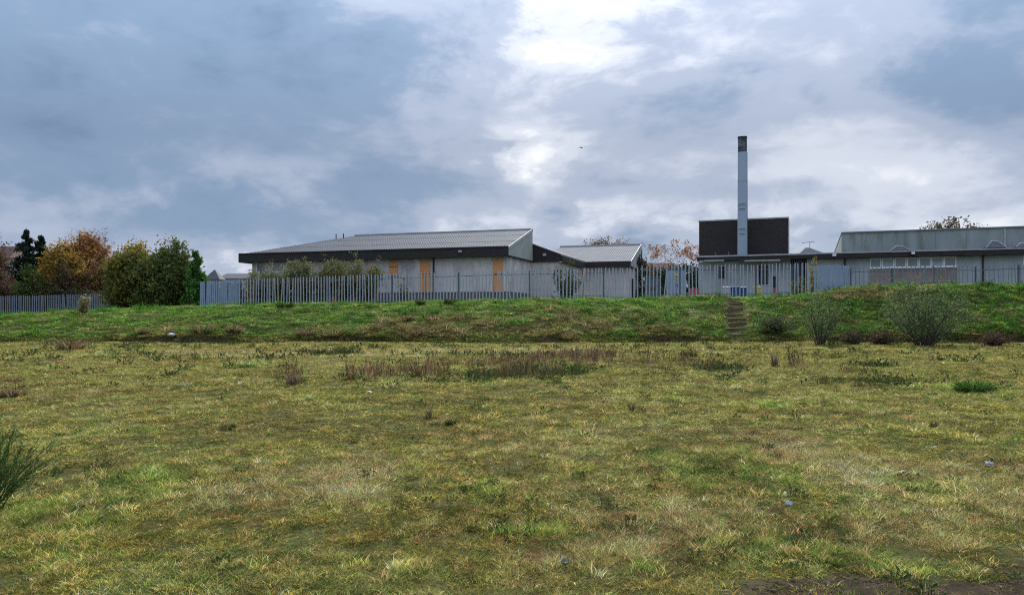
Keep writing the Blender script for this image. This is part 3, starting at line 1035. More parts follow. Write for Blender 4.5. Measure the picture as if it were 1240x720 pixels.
def house(px0, px1, py_eave, py_ridge, Y, label, roofm, hip=0.25, aerial=False, ang=0.0, stack=False):
    c = at((px0 + px1) / 2, py_eave, Y)
    w = (px1 - px0) / F * Y / 2
    g = hz(c.x, Y)
    ze, zr = c.z - g, EYE + (HY - py_ridge) / F * Y - g
    t = thing('house', label, 'house', (c.x, Y, g), ang)
    d = min(w, 5)
    MB().box(-w + .3, w - .3, .3, 2 * d - .3, -.5, ze + .1).build('wall', M_HOUSEWALL, t)
    hx = w * (1 - hip)
    roof = MB().hull([(-w, 0, ze), (w, 0, ze), (w, 2 * d, ze), (-w, 2 * d, ze)],
                     [(-hx, d - .03, zr), (hx, d - .03, zr), (hx, d + .03, zr), (-hx, d + .03, zr)]).build('roof', roofm, t)
    if stack:
        MB().box(-.4 * w - .35, -.4 * w + .35, d - .3, d + .3, zr - .6, zr + .8).build('chimney', M_PLINTH, roof)
    for sx in (-.5, .15):
        f = MB().box(sx * w, sx * w + 1.1, .22, .297, ze - 1.7, ze - .5).build('window', M_WHITE, t)
        MB().box(sx * w + .08, sx * w + 1.02, .2, .218, ze - 1.62, ze - .58).build('pane', M_GLASS, f)
    if aerial:
        a = MB()
        a.tube([(.3, d, zr - .2), (.3, d, zr + .7)], [.025, .025], 4)
        a.tube([(-.7, d, zr + .62), (.9, d, zr + .77)], [.03, .03], 4)
        for k in range(6):
            a.tube([(-.6 + .25 * k, d - .3, zr + .64 + .02 * k), (-.6 + .25 * k, d + .3, zr + .64 + .02 * k)], [.015, .015], 4)
        a.build('aerial', M_GALV_DARK, t)


house(968, 1000, 307, 298.5, 92, 'dark-roofed house with a television aerial peeping over the flat roof', M_SLATE, 0.85, True)
house(785, 824, 327, 317, 112, 'red-brown tiled house roof beyond the fence among bare trees', M_REDROOF, 0.15)
house(120, 162, 318, 306.5, 125, 'brown-tiled house roof behind the orange autumn tree', M_REDROOF, 0.4)
house(246, 266, 338, 326, 120, 'slate-roofed gable end beyond the bright green cypress', M_SLATE, 0.95)
house(262, 306, 337, 330, 130, 'low dark-roofed house left of the boarded building', M_SLATE, 0.2)
house(-40, 12, 312, 296, 118, 'brown-roofed house behind the russet tree at the photo edge', M_REDROOF, 0.3, stack=True)


# ------------------------------------------------------------------ palisade fences
def pale_mesh(h, w):
    """folded steel pale with a pointed split head"""
    t = .022
    prof = [(-w / 2, 0), (-w / 6, -t), (w / 6, -t), (w / 2, 0), (w / 6, -t + .008), (-w / 6, -t + .008)]
    m = MB()
    bot = [(x, y, -.05) for x, y in prof]
    top = [(x, y, h - .10) for x, y in prof]
    m.hull(bot, top)
    m.hull([(-w / 2, -.001, h - .098), (w / 2, -.001, h - .098), (w / 6, -t + .009, h - .098), (-w / 6, -t + .009, h - .098)],
           [(-.006, -.012, h), (.006, -.012, h), (.006, -.008, h), (-.006, -.008, h)])
    return m.mesh('pale', M_GALV)


PALE_CACHE = {}
POST_CACHE = {}


def fence(label, pts, h, pitch, w, group, base=None, mw=None, jitter=.012, rails=True):
    """palisade run through (px, Y) points; every pale, post and rail its own part"""
    P = [Vector(((px - CX) / F * Y, Y, 0)) for px, Y in pts]
    seg = [(b - a).length for a, b in zip(P[:-1], P[1:])]
    tot = sum(seg)
    o0 = P[0]
    t = thing('palisade_fence', label, 'fence', (o0.x, o0.y, hz(o0.x, o0.y)), 0, group)
    oz = t.location.z

    def pos(s):
        i = 0
        while i < len(seg) - 1 and s > seg[i]:
            s -= seg[i]; i += 1
        d = (P[i + 1] - P[i]).normalized()
        return P[i] + d * s, math.atan2(d.y, d.x)
    key = (round(h, 2), round(w, 3), mw.name if mw else '')
    if key not in PALE_CACHE:
        me = pale_mesh(h, w)
        if mw:
            me.materials.clear(); me.materials.append(mw)
        PALE_CACHE[key] = me
    me = PALE_CACHE[key]
    n = int(tot / pitch)
    for k in range(n + 1):
        p, a = pos(k * pitch)
        o = link('pale', me, t)
        o.location = (p.x - o0.x, p.y - o0.y, hz(p.x, p.y) - oz + random.uniform(-.02, .02))
        o.rotation_euler = (random.gauss(0, jitter * .5), random.gauss(0, jitter * (5 if random.random() < .06 else 1.2)), a)
        o.scale = (1, 1, random.uniform(.985, 1.01))
    pk = round(h, 2)
    if pk not in POST_CACHE:
        pm = MB()
        pm.box(-.05, .05, .03, .04, -.4, h - .12).box(-.05, .05, .12, .13, -.4, h - .12).box(-.005, .005, .041, .119, -.4, h - .12)
        POST_CACHE[pk] = pm.mesh('post', M_GALV_DARK)
    q = 0
    while q <= tot:
        p, a = pos(q)
        o = link('post', POST_CACHE[pk], t)
        o.location = (p.x - o0.x, p.y - o0.y, hz(p.x, p.y) - oz)
        o.rotation_euler = (0, 0, a)
        q += 2.75
    for zz in (.32, h - .42):
        m = MB()
        ks = np.arange(0, tot + .01, 2.75)
        for a0, a1 in zip(ks[:-1], ks[1:]):
            (p, a), (r, _) = pos(a0), pos(a1)
            nrm = Vector((-math.sin(a), math.cos(a), 0)) * .02
            q0 = Vector((p.x - o0.x, p.y - o0.y, hz(p.x, p.y) - oz + zz)); q1 = Vector((r.x - o0.x, r.y - o0.y, hz(r.x, r.y) - oz + zz))
            up = Vector((0, 0, .05))
            m.hull([q0, q1, q1 + nrm, q0 + nrm], [q0 + up, q1 + up, q1 + nrm + up, q0 + nrm + up])
        m.build('rail', M_GALV_DARK, t)
    return t


GF = 'palisade fences round the closed site'
fence('grey palisade fence along the bank in front of the boarded building', [(290, 61.6), (600, 55.5), (776, 55.0)], 2.42, .262, .094, GF)
fence('pale blue close-set palisade length between the cypress and the sapling-lined fence', [(243, 62.5), (290, 61.7)], 2.42, .19, .15, GF, mw=M_BLUE_STEEL)
fence('grey palisade fence in front of the plant building and its bins', [(778, 55.0), (984, 54.2)], 2.52, .262, .08, GF)
fence('pale blue close-set palisade length at the corner of the windowed block', [(987, 54.0), (1030, 53.2)], 2.3, .17, .14, GF, mw=M_BLUE_STEEL)
fence('grey palisade fence behind the grassy mound below the windowed block', [(1031, 53.0), (1290, 51.0), (1420, 50.5)], 2.14, .285, .065, GF, mw=M_GALV_OLD)
fence('weathered grey palisade fence below the autumn trees', [(-60, 79.0), (60, 78.0), (136, 75.0), (190, 71.5)], 2.2, .25, .13, GF, mw=M_GALV_OLD)


# ------------------------------------------------------------------ plants
LEAF_GAIN = 1.9


def leaves(centers, n_per, spread, size, cols, rg, droop=0.0):
    """many small leaf quads scattered about the centres; returns verts, faces, tint"""
    C = np.repeat(np.asarray(centers, float), n_per, 0)
    n = len(C)
    sp = np.repeat(np.asarray(spread, float).reshape(-1, 1) * np.ones((len(centers), 1)), n_per, 0)
    d = rg.normal(size=(n, 3)) * 0.55
    P = C + d * sp
    a = rg.normal(size=(n, 3)); a /= np.linalg.norm(a, axis=1, keepdims=True) + 1e-9
    a[:, 2] -= droop
    b = np.cross(a, rg.normal(size=(n, 3))); b /= np.linalg.norm(b, axis=1, keepdims=True) + 1e-9
    s = size * rg.uniform(.6, 1.35, (n, 1))
    V = np.stack([P - a * s, P + b * s * .5, P + a * s, P - b * s * .5], 1).reshape(-1, 3)
    Fc = np.arange(4 * n).reshape(-1, 4)
    cols = np.asarray(cols, float)
    # each clump leans to one of the colours, each leaf varies
    ci = np.repeat(rg.integers(0, len(cols), len(centers)), n_per)
    alt = rg.integers(0, len(cols), n)
    pick = np.where(rg.random(n) < .65, ci, alt)
    T = cols[pick] * LEAF_GAIN * rg.uniform(.6, 1.4, (n, 1))
    return V, Fc, np.repeat(T, 4, 0)


def grow(mb, p, d, ln, r, depth, rg, tips, spread=.55, kids=(2, 3), up=.12, shrink=.72):
    n = 3
    pts = [p]; rad = [r]
    q = p.copy(); dd = d.copy()
    for k in range(n):
        dd = (dd + Vector(rg.normal(0, .10, 3)) + Vector((0, 0, up * .4))).normalized()
        q = q + dd * ln / n
        pts.append(q.copy()); rad.append(r * (1 - .38 * (k + 1) / n))
    mb.tube(pts, rad, 5 if r > .05 else 3)
    if depth == 0:
        tips.append(q.copy()); tips.append(pts[2].copy())
        return
    for k in range(int(rg.integers(kids[0], kids[1] + 1))):
        e = (dd + Vector(rg.normal(0, spread, 3)) + Vector((0, 0, up))).normalized()
        s = pts[-1] if k < 2 else pts[2]
        grow(mb, s.copy(), e, ln * shrink * rg.uniform(.8, 1.15), rad[-1] * .72, depth - 1, rg, tips, spread, kids, up, shrink)


def crown_tree(name, label, cat, px0, px1, py_top, Y, cols, seed, lobes=60, per=110, size=.16, low=.15, group=None,
               shape=1.0, squash=.62, lobe_r=.2, depth=.8, base=None, trunk_r=.16):
    """tree or bush: trunk, limbs to every lobe of the crown, leaves in the lobes with gaps between"""
    rg = np.random.default_rng(seed)
    cx = (px0 + px1) / 2
    x = (cx - CX) / F * Y
    g = hz(x, Y) if base is None else base
    H = EYE + (HY - py_top) / F * Y - g
    w = (px1 - px0) / F * Y / 2
    t = thing(name, label, cat, (x, Y, g), 0, group)
    cz = H * (low + 1) / 2; rz_ = H * (1 - low) / 2
    C = []
    while len(C) < lobes:
        u = rg.normal(size=3); u /= np.linalg.norm(u)
        rr = rg.uniform(.45, 1.0) ** .6
        p = np.array([u[0] * w, u[1] * w * depth, u[2] * rz_]) * rr * (1 - lobe_r * .6)
        f = (p[2] / rz_ + 1) / 2
        p[:2] *= 1 - (1 - squash) * f ** shape
        C.append(p + [0, 0, cz])
    C = np.array(C)
    tr = MB()
    tr.tube([(0, 0, -.3), (.05, 0, H * .2), (0, .05, H * .45), (.05, 0, H * .75)], [trunk_r * 1.2, trunk_r, trunk_r * .7, trunk_r * .3], 7)
    for c in C[::2]:
        z0 = min(max(c[2] * .45, .15 * H * .5), H * .55)
        mid = Vector((c[0] * .5, c[1] * .5, (z0 + c[2]) / 2 + .05 * H))
        tr.tube([(0, 0, z0), mid, c], [trunk_r * .4, trunk_r * .25, .02], 4)
    # twigs sticking out past the leaves
    for c in C:
        if c[2] > cz:
            e = Vector(c) + Vector(rg.normal(0, .3, 3)) + Vector((0, 0, rg.uniform(.3, .9))) * (w * .16)
            tr.tube([c, e], [.022, .01], 3)
    tr.build('trunk', M_BARK, t)
    rad = w * lobe_r * rg.uniform(.7, 1.5, len(C))
    V, Fc, T = leaves(C, per, rad, size, cols, rg)
    link('crown', np_mesh('crown', V, Fc, M_LEAF, T), t)
    return t


DG = [(.034, .048, .018), (.048, .062, .02), (.022, .034, .014), (.065, .072, .022)]
crown_tree('large_bush', 'large uneven dark green bush against the fence end', 'bush', 148, 248, 301, 68.5, [(.06, .078, .024), (.08, .092, .026), (.045, .06, .02), (.11, .105, .028)], 3, 130, 110, .15, .0, shape=1.6, squash=.5, lobe_r=.18)
crown_tree('large_bush', 'wide olive-green bush with yellowing edges left of the dark green one', 'bush', 118, 208, 298, 69.5, [(.07, .078, .022), (.10, .095, .024), (.045, .058, .02), (.14, .112, .025)], 19, 120, 110, .15, .0, shape=1.5, squash=.5, lobe_r=.18)
crown_tree('yellowing_shrub', 'yellow-olive shrub on the left flank of the large dark bush', 'bush', 128, 196, 291, 72.5,
           [(.19, .135, .026), (.15, .12, .026), (.11, .095, .025), (.24, .155, .03)], 4, 70, 110, .15, .1, shape=1.5, squash=.5)
crown_tree('sparse_tree', 'thin-leaved green sapling rising above the right side of the large bush', 'tree', 192, 240, 288, 69, [(.055, .074, .024), (.07, .085, .028)], 5, 44, 34, .13, .45, squash=.5, lobe_r=.22)
crown_tree('autumn_tree', 'tall orange-brown autumn tree with thin bare top', 'tree', 62, 148, 278, 90, [(.19, .095, .034), (.15, .078, .033), (.23, .12, .038), (.10, .06, .035)], 6, 110, 90, .17, .08, shape=1.2, squash=.5)
crown_tree('golden_tree', 'rounded golden-yellow tree in front of the orange tree', 'tree', 40, 108, 291, 85, [(.225, .142, .028), (.175, .11, .026), (.27, .17, .034), (.11, .076, .026)], 8, 90, 110, .16, .15, shape=1.6, squash=.55)
crown_tree('russet_tree', 'russet half-bare tree cut by the photo edge beside the conifer', 'tree', -48, 22, 276, 88, [(.085, .05, .034), (.065, .04, .03), (.11, .062, .034)], 9, 70, 55, .16, .05, squash=.55)
crown_tree('green_shrub', 'mid-green leafy shrub behind the fence below the dark conifer', 'bush', 16, 62, 317, 82, [(.055, .075, .022), (.075, .085, .025), (.035, .05, .018)], 10, 50, 100, .13, .0, squash=.6)
crown_tree('brown_shrub', 'dark brown leafless-looking shrub below the golden tree', 'bush', 52, 100, 322, 83, [(.06, .042, .028), (.08, .05, .03), (.05, .05, .02)], 12, 50, 90, .13, .0, squash=.6)
crown_tree('brown_shrub', 'dark red-brown thicket behind the fence at the photo edge', 'bush', -30, 30, 330, 83, [(.065, .04, .03), (.085, .05, .032), (.05, .045, .02)], 13, 50, 90, .13, .0, squash=.7)
crown_tree('brown_shrub', 'orange-brown undergrowth filling the gap before the large bush', 'bush', 92, 150, 312, 86, [(.12, .065, .03), (.10, .075, .03), (.075, .05, .028)], 14, 60, 90, .14, .0, squash=.7)
crown_tree('rear_tree', 'tree with thin brown autumn crown just over the upper-storey roof', 'tree', 1112, 1192, 262.5, 100, [(.085, .07, .042), (.07, .062, .036), (.05, .05, .028)], 15, 90, 22, .19, .52, squash=.9, lobe_r=.12)


def hedge(label, p0, p1, h, depth, cols, seed, per=60, size=.13):
    """rough hedge between two ground points: stems and leaf clumps of uneven height"""
    rg = np.random.default_rng(seed)
    a, b = Vector((*p0, 0)), Vector((*p1, 0))
    n = int((b - a).length / .45)
    z0 = hz(a.x, a.y)
    t = thing('hedge', label, 'hedge', (a.x, a.y, z0))
    C = []; mb = MB()
    for k in range(n):
        p = a.lerp(b, (k + rg.random()) / n) - a
        g = hz(a.x + p.x, a.y + p.y) - z0
        hh = h * (.62 + .55 * vnoise(np.array([k * .17]), np.array([seed]), 5)[0])
        mb.tube([(p.x, p.y, g - .2), (p.x + rg.normal(0, .15), p.y, g + hh * .8)], [.04, .015], 4)
        for j in range(5):
            C.append([p.x + rg.normal(0, .3), p.y + rg.normal(0, depth * .4), g + hh * (j + .3 + .4 * rg.random()) / 5])
    mb.build('stems', M_BARK, t)
    V, Fc, T = leaves(np.array(C), per, .55, size, cols, rg)
    link('foliage', np_mesh('foliage', V, Fc, M_LEAF, T), t)


hedge('dark overgrown hedge behind the left fence under the autumn trees', (-66, 84), (-36, 80), 3.4, 1.5, [(.03, .034, .018), (.05, .04, .024), (.04, .045, .02)], 71, 40, .15)
hedge('dark hedge behind the closed fence beside the large bushes', (-38, 79), (-25.5, 72), 3.0, 1.0, [(.03, .036, .018), (.045, .04, .022)], 73, 40, .13)
hedge('dark hedge behind the fence between annexe and plant building', (13.5, 83), (24, 79), 4.8, 1.4, [(.025, .035, .022), (.035, .045, .028), (.045, .04, .025)], 72, 90, .15)


def conifer(name, label, px, py_top, hw, Y, cols, seed, tiers=16, per=42, size=.17):
    rg = np.random.default_rng(seed)
    x = (px - CX) / F * Y
    g = hz(x, Y)
    H = EYE + (HY - py_top) / F * Y - g
    w = hw / F * Y
    t = thing(name, label, 'tree', (x, Y, g))
    tr = MB()
    tr.tube([(0, 0, -.3), (0, 0, H * .5), (0, 0, H * .98)], [.2, .13, .02], 6)
    C = []; rad = []
    for k in range(tiers):
        f = k / (tiers - 1)
        z = H * (.05 + .93 * f)
        rr = w * (1 - f) ** .75 + .12
        nb = max(3, int(9 * (1 - f) + 3))
        for j in range(nb):
            a = rg.uniform(0, 2 * PI); q = rr * rg.uniform(.5, 1.2)
            e = Vector((math.cos(a) * q, math.sin(a) * q, z - q * .18 + rg.uniform(-.2, .2)))
            tr.tube([(0, 0, z), e], [.035, .012], 3)
            for u in (.45, .75, 1.0):
                C.append([e.x * u, e.y * u, z + (e.z - z) * u]); rad.append(.16 + .30 * rr / w)
    tr.build('trunk', M_BARK, t)
    V, Fc, T = leaves(C, per, np.array(rad), size, cols, rg, droop=.5)
    link('crown', np_mesh('crown', V, Fc, M_LEAF, T), t)


conifer('conifer', 'dark blue-green conifer with pointed top among the autumn trees', 33, 279, 34, 91, [(.012, .024, .016), (.018, .03, .02), (.010, .018, .014)], 21, tiers=20, per=30)
conifer('conifer', 'second dark conifer tip just right of the pointed one', 50, 286, 26, 92.5, [(.012, .024, .016), (.018, .03, .02), (.010, .018, .014)], 22)
conifer('cypress', 'bright green cypress at the right end of the large dark bush', 237, 307, 15, 67, [(.042, .092, .02), (.055, .115, .024), (.03, .065, .018)], 23, tiers=14, per=36, size=.13)


def bare_tree(label, px, py_top, Y, seed, leafcols=None, nleaf=4, depth=5, spread=.5, name='bare_tree', lean=0.0):
    rg = np.random.default_rng(seed)
    x = (px - CX) / F * Y
    g = hz(x, Y)
    H = EYE + (HY - py_top) / F * Y - g
    t = thing(name, label, 'tree', (x, Y, g))
    mb = MB(); tips = []
    grow(mb, Vector((0, 0, -.2)), Vector((lean, 0, 1)).normalized(), H * .30, H * .02, depth, rg, tips, spread, (2, 3), .12, .74)
    zmax = max(p.z for p in tips)
    k = H / zmax
    mb.v = [(a * k, b * k, c * k) for a, b, c in mb.v]
    mb.build('trunk', M_TWIG, t)
    if leafcols:
        tp = np.array([list(p * k) for p in tips])
        V, Fc, T = leaves(tp, nleaf, .35, .13, leafcols, rg)
        link('crown', np_mesh('crown', V, Fc, M_LEAF, T), t)


OR = [(.25, .11, .04), (.18, .08, .035), (.13, .07, .04)]
bare_tree('bare tree with a few orange leaves just left of the dark brick tower', 838, 286, 84, 31, OR, 4)
bare_tree('bare twiggy tree in the gap between annexe and plant building', 800, 296, 96, 32, [(.12, .08, .06), (.15, .09, .05)], 2)
bare_tree('orange-leaved low tree right behind the annexe gable', 784, 300, 92, 33, OR, 5)
bare_tree('thin tree top showing above the annexe ridge', 729, 286, 106, 34, [(.11, .075, .05)], 4, 5, .35)
bare_tree('sparse tree top above the annexe ridge near its gable', 752, 286.5, 108, 35, OR, 1, 5, .55)
bare_tree('wispy bare birch between the orange tree and the large bush', 127, 285, 100, 36, [(.12, .09, .06)], 1, 5, .35)
bare_tree('bare grey tree behind the russet tree at the photo edge', 3, 271, 97, 37, [(.10, .08, .06)], 1, 5, .4)
bare_tree('bare twigs rising through the top of the large bush', 182, 285, 75, 38, [(.16, .11, .05)], 1, 5, .45)
bare_tree('bare tree above the middle of the orange tree', 86, 274, 95, 39, [(.14, .08, .05)], 1, 5, .45)


def shrub(label, px, py_base, py_top, hw, cols, seed, stems=14, nleaf=60, size=.07, Y=None, name='shrub', group=None, fan=1.0, bark=None, basey=None, r=.018):
    """many-stemmed shrub: stems fan from the base, leaves along them"""
    rg = np.random.default_rng(seed)
    if Y is None:
        p = ground(px, py_base)
    else:
        p = Vector(((px - CX) / F * Y, Y, 0)); p.z = hz(p.x, p.y)
    H = EYE + (HY - py_top) / F * p.y - p.z
    w = hw / F * p.y
    t = thing(name, label, 'shrub', p, 0, group)
    mb = MB(); C = []
    for k in range(stems):
        a = rg.uniform(0, 2 * PI); q = rg.uniform(.15, 1) ** .7
        hh = H * (1 - .38 * q * q) * rg.uniform(.58, 1.04)
        e = Vector((math.cos(a) * q * w, math.sin(a) * q * w, hh))
        b = Vector((e.x * .12, e.y * .12, -.1))
        m = Vector((e.x * .48, e.y * .48, hh * .5)) + Vector(rg.normal(0, .04 * H, 3))
        mb.tube([b, m, e], [r, r * .7, r * .3], 4)
        for s in range(9):
            u = rg.uniform(.22, 1)
            base = b.lerp(m, u * 2) if u < .5 else m.lerp(e, u * 2 - 1)
            d = Vector(rg.normal(0, .17 * w + .05, 3)); d.z = abs(d.z) * 1.2
            mb.tube([base, base + d], [r * .35, r * .15], 3)
            C += [list(base.lerp(base + d, .4)), list(base + d)]
    mb.build('stems', bark or M_TWIG, t)
    C = np.array(C)
    V, Fc, T = leaves(C, max(1, nleaf // 18), .10 * w + .08, size, cols, rg)
    link('foliage', np_mesh('foliage', V, Fc, M_LEAF, T), t)
    return t


WG = [(.062, .094, .034), (.085, .12, .046), (.042, .066, .026), (.11, .135, .06)]
shrub('tall fine-leaved willow shrub at the foot of the bank under the windowed block', 1119, 419, 334, 57, WG, 41, 58, 90, .055, name='willow_shrub')
shrub('smaller fine-leaved willow shrub on the bank just right of the steps', 993, 417, 349, 34, WG, 42, 28, 72, .05, name='willow_shrub')
SG = [(.085, .095, .04), (.11, .11, .05), (.06, .072, .03), (.13, .115, .05)]
for i, (px, top, hw, Y, lab) in enumerate([
        (318, 323, 17, 64.5, 'olive leafy sapling at the left corner of the boarded building'),
        (343, 316, 15, 63.8, 'olive sapling second from the building corner behind the fence'),
        (365, 309, 15, 63.0, 'olive sapling in front of the high strip windows'),
        (390, 313, 17, 62.4, 'bushy sapling in the middle of the row behind the fence'),
        (413, 309, 16, 61.8, 'olive sapling right of the middle of the row behind the fence'),
        (441, 305, 19, 61.0, 'tallest olive sapling just left of the first orange board')]):
    shrub(lab, px, 0, top, hw * 1.25, SG, 50 + i, 34, 200, .085, Y=Y, name='sapling', group='saplings behind the fence', r=.022)
shrub('thin sapling between the two left orange boards', 492, 0, 324, 13, [(.08, .09, .045), (.06, .07, .035)], 58, 10, 50, .08, Y=58.6, name='sapling', group='saplings behind the fence', r=.02)
shrub('dark green sapling in the corner between link block and annexe', 686, 0, 316, 18, [(.035, .05, .022), (.05, .065, .03)], 59, 24, 90, .09, Y=63.5, name='sapling', r=.022)
shrub('yellowing weed bush on the corner post left of the windowed block', 984, 0, 309, 7, [(.22, .17, .04), (.16, .14, .04)], 60, 12, 60, .08, Y=56, name='sapling')
shrub('pale yellow weed behind the fence near the barred opening', 966, 0, 333, 9, [(.18, .16, .05), (.12, .12, .04)], 61, 12, 60, .07, Y=56.5, name='sapling')
shrub('low bramble on the bank right of the steps', 937, 403, 387, 30, [(.035, .055, .022), (.05, .07, .028), (.06, .05, .03)], 62, 26, 40, .08, name='bramble')
shrub('dark red-brown bramble at the foot of the bank between the willows', 1032, 417, 406, 14, [(.06, .045, .028), (.05, .05, .026)], 63, 20, 80, .06, name='bramble')
shrub('dark brown bramble patch left of the large willow', 1066, 417, 407, 20, [(.045, .04, .022), (.07, .05, .03)], 64, 24, 80, .06, name='bramble')
shrub('dark red bramble near the right edge of the bank foot', 1204, 419, 408, 14, [(.06, .038, .028), (.07, .045, .03)], 65, 20, 80, .06, name='bramble')
shrub('pale dry weed bush against the fence left of the large bush', 101, 381, 358, 8, [(.17, .14, .07), (.12, .11, .05)], 66, 14, 60, .09, name='weed_bush')


# ------------------------------------------------------------------ grass
def blade_clump(name, seed, n, rad, h0, h1, w, bend, lean, seg=2, cols=((1, 1, 1),), m=None, jit=.25, head=0.0, dome=0.0):
    """a clump of single bent blades in one small mesh"""
    rg = np.random.default_rng(seed)
    V = []; Fc = []; T = []
    for k in range(n):
        a = rg.uniform(0, 2 * PI); q = rad * math.sqrt(rg.random())
        bx, by = math.cos(a) * q, math.sin(a) * q
        da = a + rg.normal(0, .9) if rg.random() < .7 else rg.uniform(0, 2 * PI)
        h = rg.uniform(h0, h1)
        ln = rg.uniform(.2, 1.0) * lean
        if dome:
            f = q / rad
            h *= 1 - dome * f * f
            ln = lean * (f * 1.3 + rg.normal(0, .18)); da = a + rg.normal(0, .5)
        dx, dy = math.cos(da), math.sin(da)
        fa = rg.uniform(0, 2 * PI)
        sx, sy = math.cos(fa), math.sin(fa)
        c = np.array(cols[rg.integers(0, len(cols))]) * rg.uniform(1 - jit, 1 + jit)
        i = len(V)
        ww = w * rg.uniform(.7, 1.3)
        for s in range(seg):
            u = s / seg
            out = h * (ln * u + bend * u * u)
            z = h * (u - .35 * bend * u * u)
            wd = ww * (1 - .35 * u) / 2
            V.append((bx + dx * out - sx * wd, by + dy * out - sy * wd, z - (.01 if s == 0 else 0)))
            V.append((bx + dx * out + sx * wd, by + dy * out + sy * wd, z - (.01 if s == 0 else 0)))
            T += [c * (.75 + .35 * u)] * 2 if s else [c] * 2
        out = h * (ln + bend); z = h * (1 - .35 * bend)
        V.append((bx + dx * out, by + dy * out, z)); T.append(c)
        V.append((bx + dx * out + sx * .0004, by + dy * out + sy * .0004, z)); T.append(c)
        for s in range(seg):
            j = i + 2 * s
            Fc.append((j, j + 1, j + 3, j + 2))
        if head and rg.random() < head:
            j = len(V)
            hs = ww * 1.1
            p = np.array([bx + dx * out, by + dy * out, z])
            for (ox, oz) in ((-hs, -.0), (0, hs * 4.5), (hs, 0), (0, -hs * 4)):
                V.append((p[0] + sx * ox, p[1] + sy * ox, p[2] + oz)); T.append(c * .85)
            Fc.append((j, j + 1, j + 2, j + 3))
    return np_mesh(name, V, Fc, m or M_GRASS, np.array(T))


def leafy_clump(name, seed, n, rad, h, size, m=None, stems=0):
    """rosette of small broad leaves"""
    rg = np.random.default_rng(seed)
    V = []; Fc = []; T = []
    for k in range(n):
        a = rg.uniform(0, 2 * PI); q = rad * math.sqrt(rg.random())
        p = np.array([math.cos(a) * q, math.sin(a) * q, h * rg.random() * (1 - .5 * q / rad)])
        d = np.array([math.cos(a + rg.normal(0, .6)), math.sin(a + rg.normal(0, .6)), rg.uniform(-.1, .8)])
        d /= np.linalg.norm(d)
        s_ = np.cross(d, [0, 0, 1]); s_ /= np.linalg.norm(s_) + 1e-6
        L_ = size * rg.uniform(.6, 1.4); w = L_ * .22
        i = len(V)
        V += [p, p + d * L_ * .5 + s_ * w, p + d * L_, p + d * L_ * .5 - s_ * w]
        Fc.append((i, i + 1, i + 2, i + 3))
        T += [np.ones(3) * rg.uniform(.7, 1.3)] * 4
    for k in range(stems):
        a = rg.uniform(0, 2 * PI); q = rad * .8 * math.sqrt(rg.random())
        b = np.array([math.cos(a) * q, math.sin(a) * q, 0]); e = b + rg.normal(0, .12, 3) * h + [0, 0, h * rg.uniform(1.1, 1.9)]
        i = len(V); w = np.array([.006, 0, 0])
        V += [b - w, b + w, e + w * .4, e - w * .4]; Fc.append((i, i + 1, i + 2, i + 3)); T += [np.array([1.2, .8, .7])] * 4
    return np_mesh(name, np.array(V), Fc, m or M_GRASS, np.array(T))


def instancer(name, label, protos, P, rot, scl, col, pid):
    """one object that carries all the clumps as instances of the prototype meshes"""
    me = bpy.data.meshes.new(name)
    me.vertices.add(len(P)); me.vertices.foreach_set('co', np.asarray(P, np.float32).ravel())
    a = me.attributes.new('rot', 'FLOAT_VECTOR', 'POINT'); a.data.foreach_set('vector', np.asarray(rot, np.float32).ravel())
    a = me.attributes.new('scl', 'FLOAT_VECTOR', 'POINT'); a.data.foreach_set('vector', np.asarray(scl, np.float32).ravel())
    a = me.attributes.new('col', 'FLOAT_COLOR', 'POINT')
    c4 = np.ones((len(P), 4), np.float32); c4[:, :3] = col
    a.data.foreach_set('color', c4.ravel())
    a = me.attributes.new('pid', 'INT', 'POINT'); a.data.foreach_set('value', np.asarray(pid, np.int32))
    o = link(name, me)
    tag(o, label, None, None, 'stuff')
    pc = bpy.data.collections.new(name + '_clumps')
    for i, pm in enumerate(protos):
        po = bpy.data.objects.new('%s_clump_%02d' % (name, i), pm)
        pc.objects.link(po)
    ng = bpy.data.node_groups.new(name, 'GeometryNodeTree')
    ng.interface.new_socket('Geometry', in_out='INPUT', socket_type='NodeSocketGeometry')
    ng.interface.new_socket('Geometry', in_out='OUTPUT', socket_type='NodeSocketGeometry')
    N, L = ng.nodes, ng.links
    gi = N.new('NodeGroupInput'); go = N.new('NodeGroupOutput')
    ci = N.new('GeometryNodeCollectionInfo')
    ci.inputs['Collection'].default_value = pc
    ci.inputs['Separate Children'].default_value = True
    ci.inputs['Reset Children'].default_value = True
    iop = N.new('GeometryNodeInstanceOnPoints')
    iop.inputs['Pick Instance'].default_value = True

    def na(nm, ty):
        n = N.new('GeometryNodeInputNamedAttribute')
        n.data_type = ty
        n.inputs['Name'].default_value = nm
        return n.outputs['Attribute']
    m2p = N.new('GeometryNodeMeshToPoints')
    L.new(gi.outputs[0], m2p.inputs[0])
    L.new(m2p.outputs[0], iop.inputs['Points'])
    L.new(ci.outputs[0], iop.inputs['Instance'])
    L.new(na('pid', 'INT'), iop.inputs['Instance Index'])
    e2r = N.new('FunctionNodeEulerToRotation')
    L.new(na('rot', 'FLOAT_VECTOR'), e2r.inputs[0])
    L.new(e2r.outputs[0], iop.inputs['Rotation'])
    L.new(na('scl', 'FLOAT_VECTOR'), iop.inputs['Scale'])
    L.new(iop.outputs[0], go.inputs[0])
    md = o.modifiers.new('clumps', 'NODES')
    md.node_group = ng
    return o


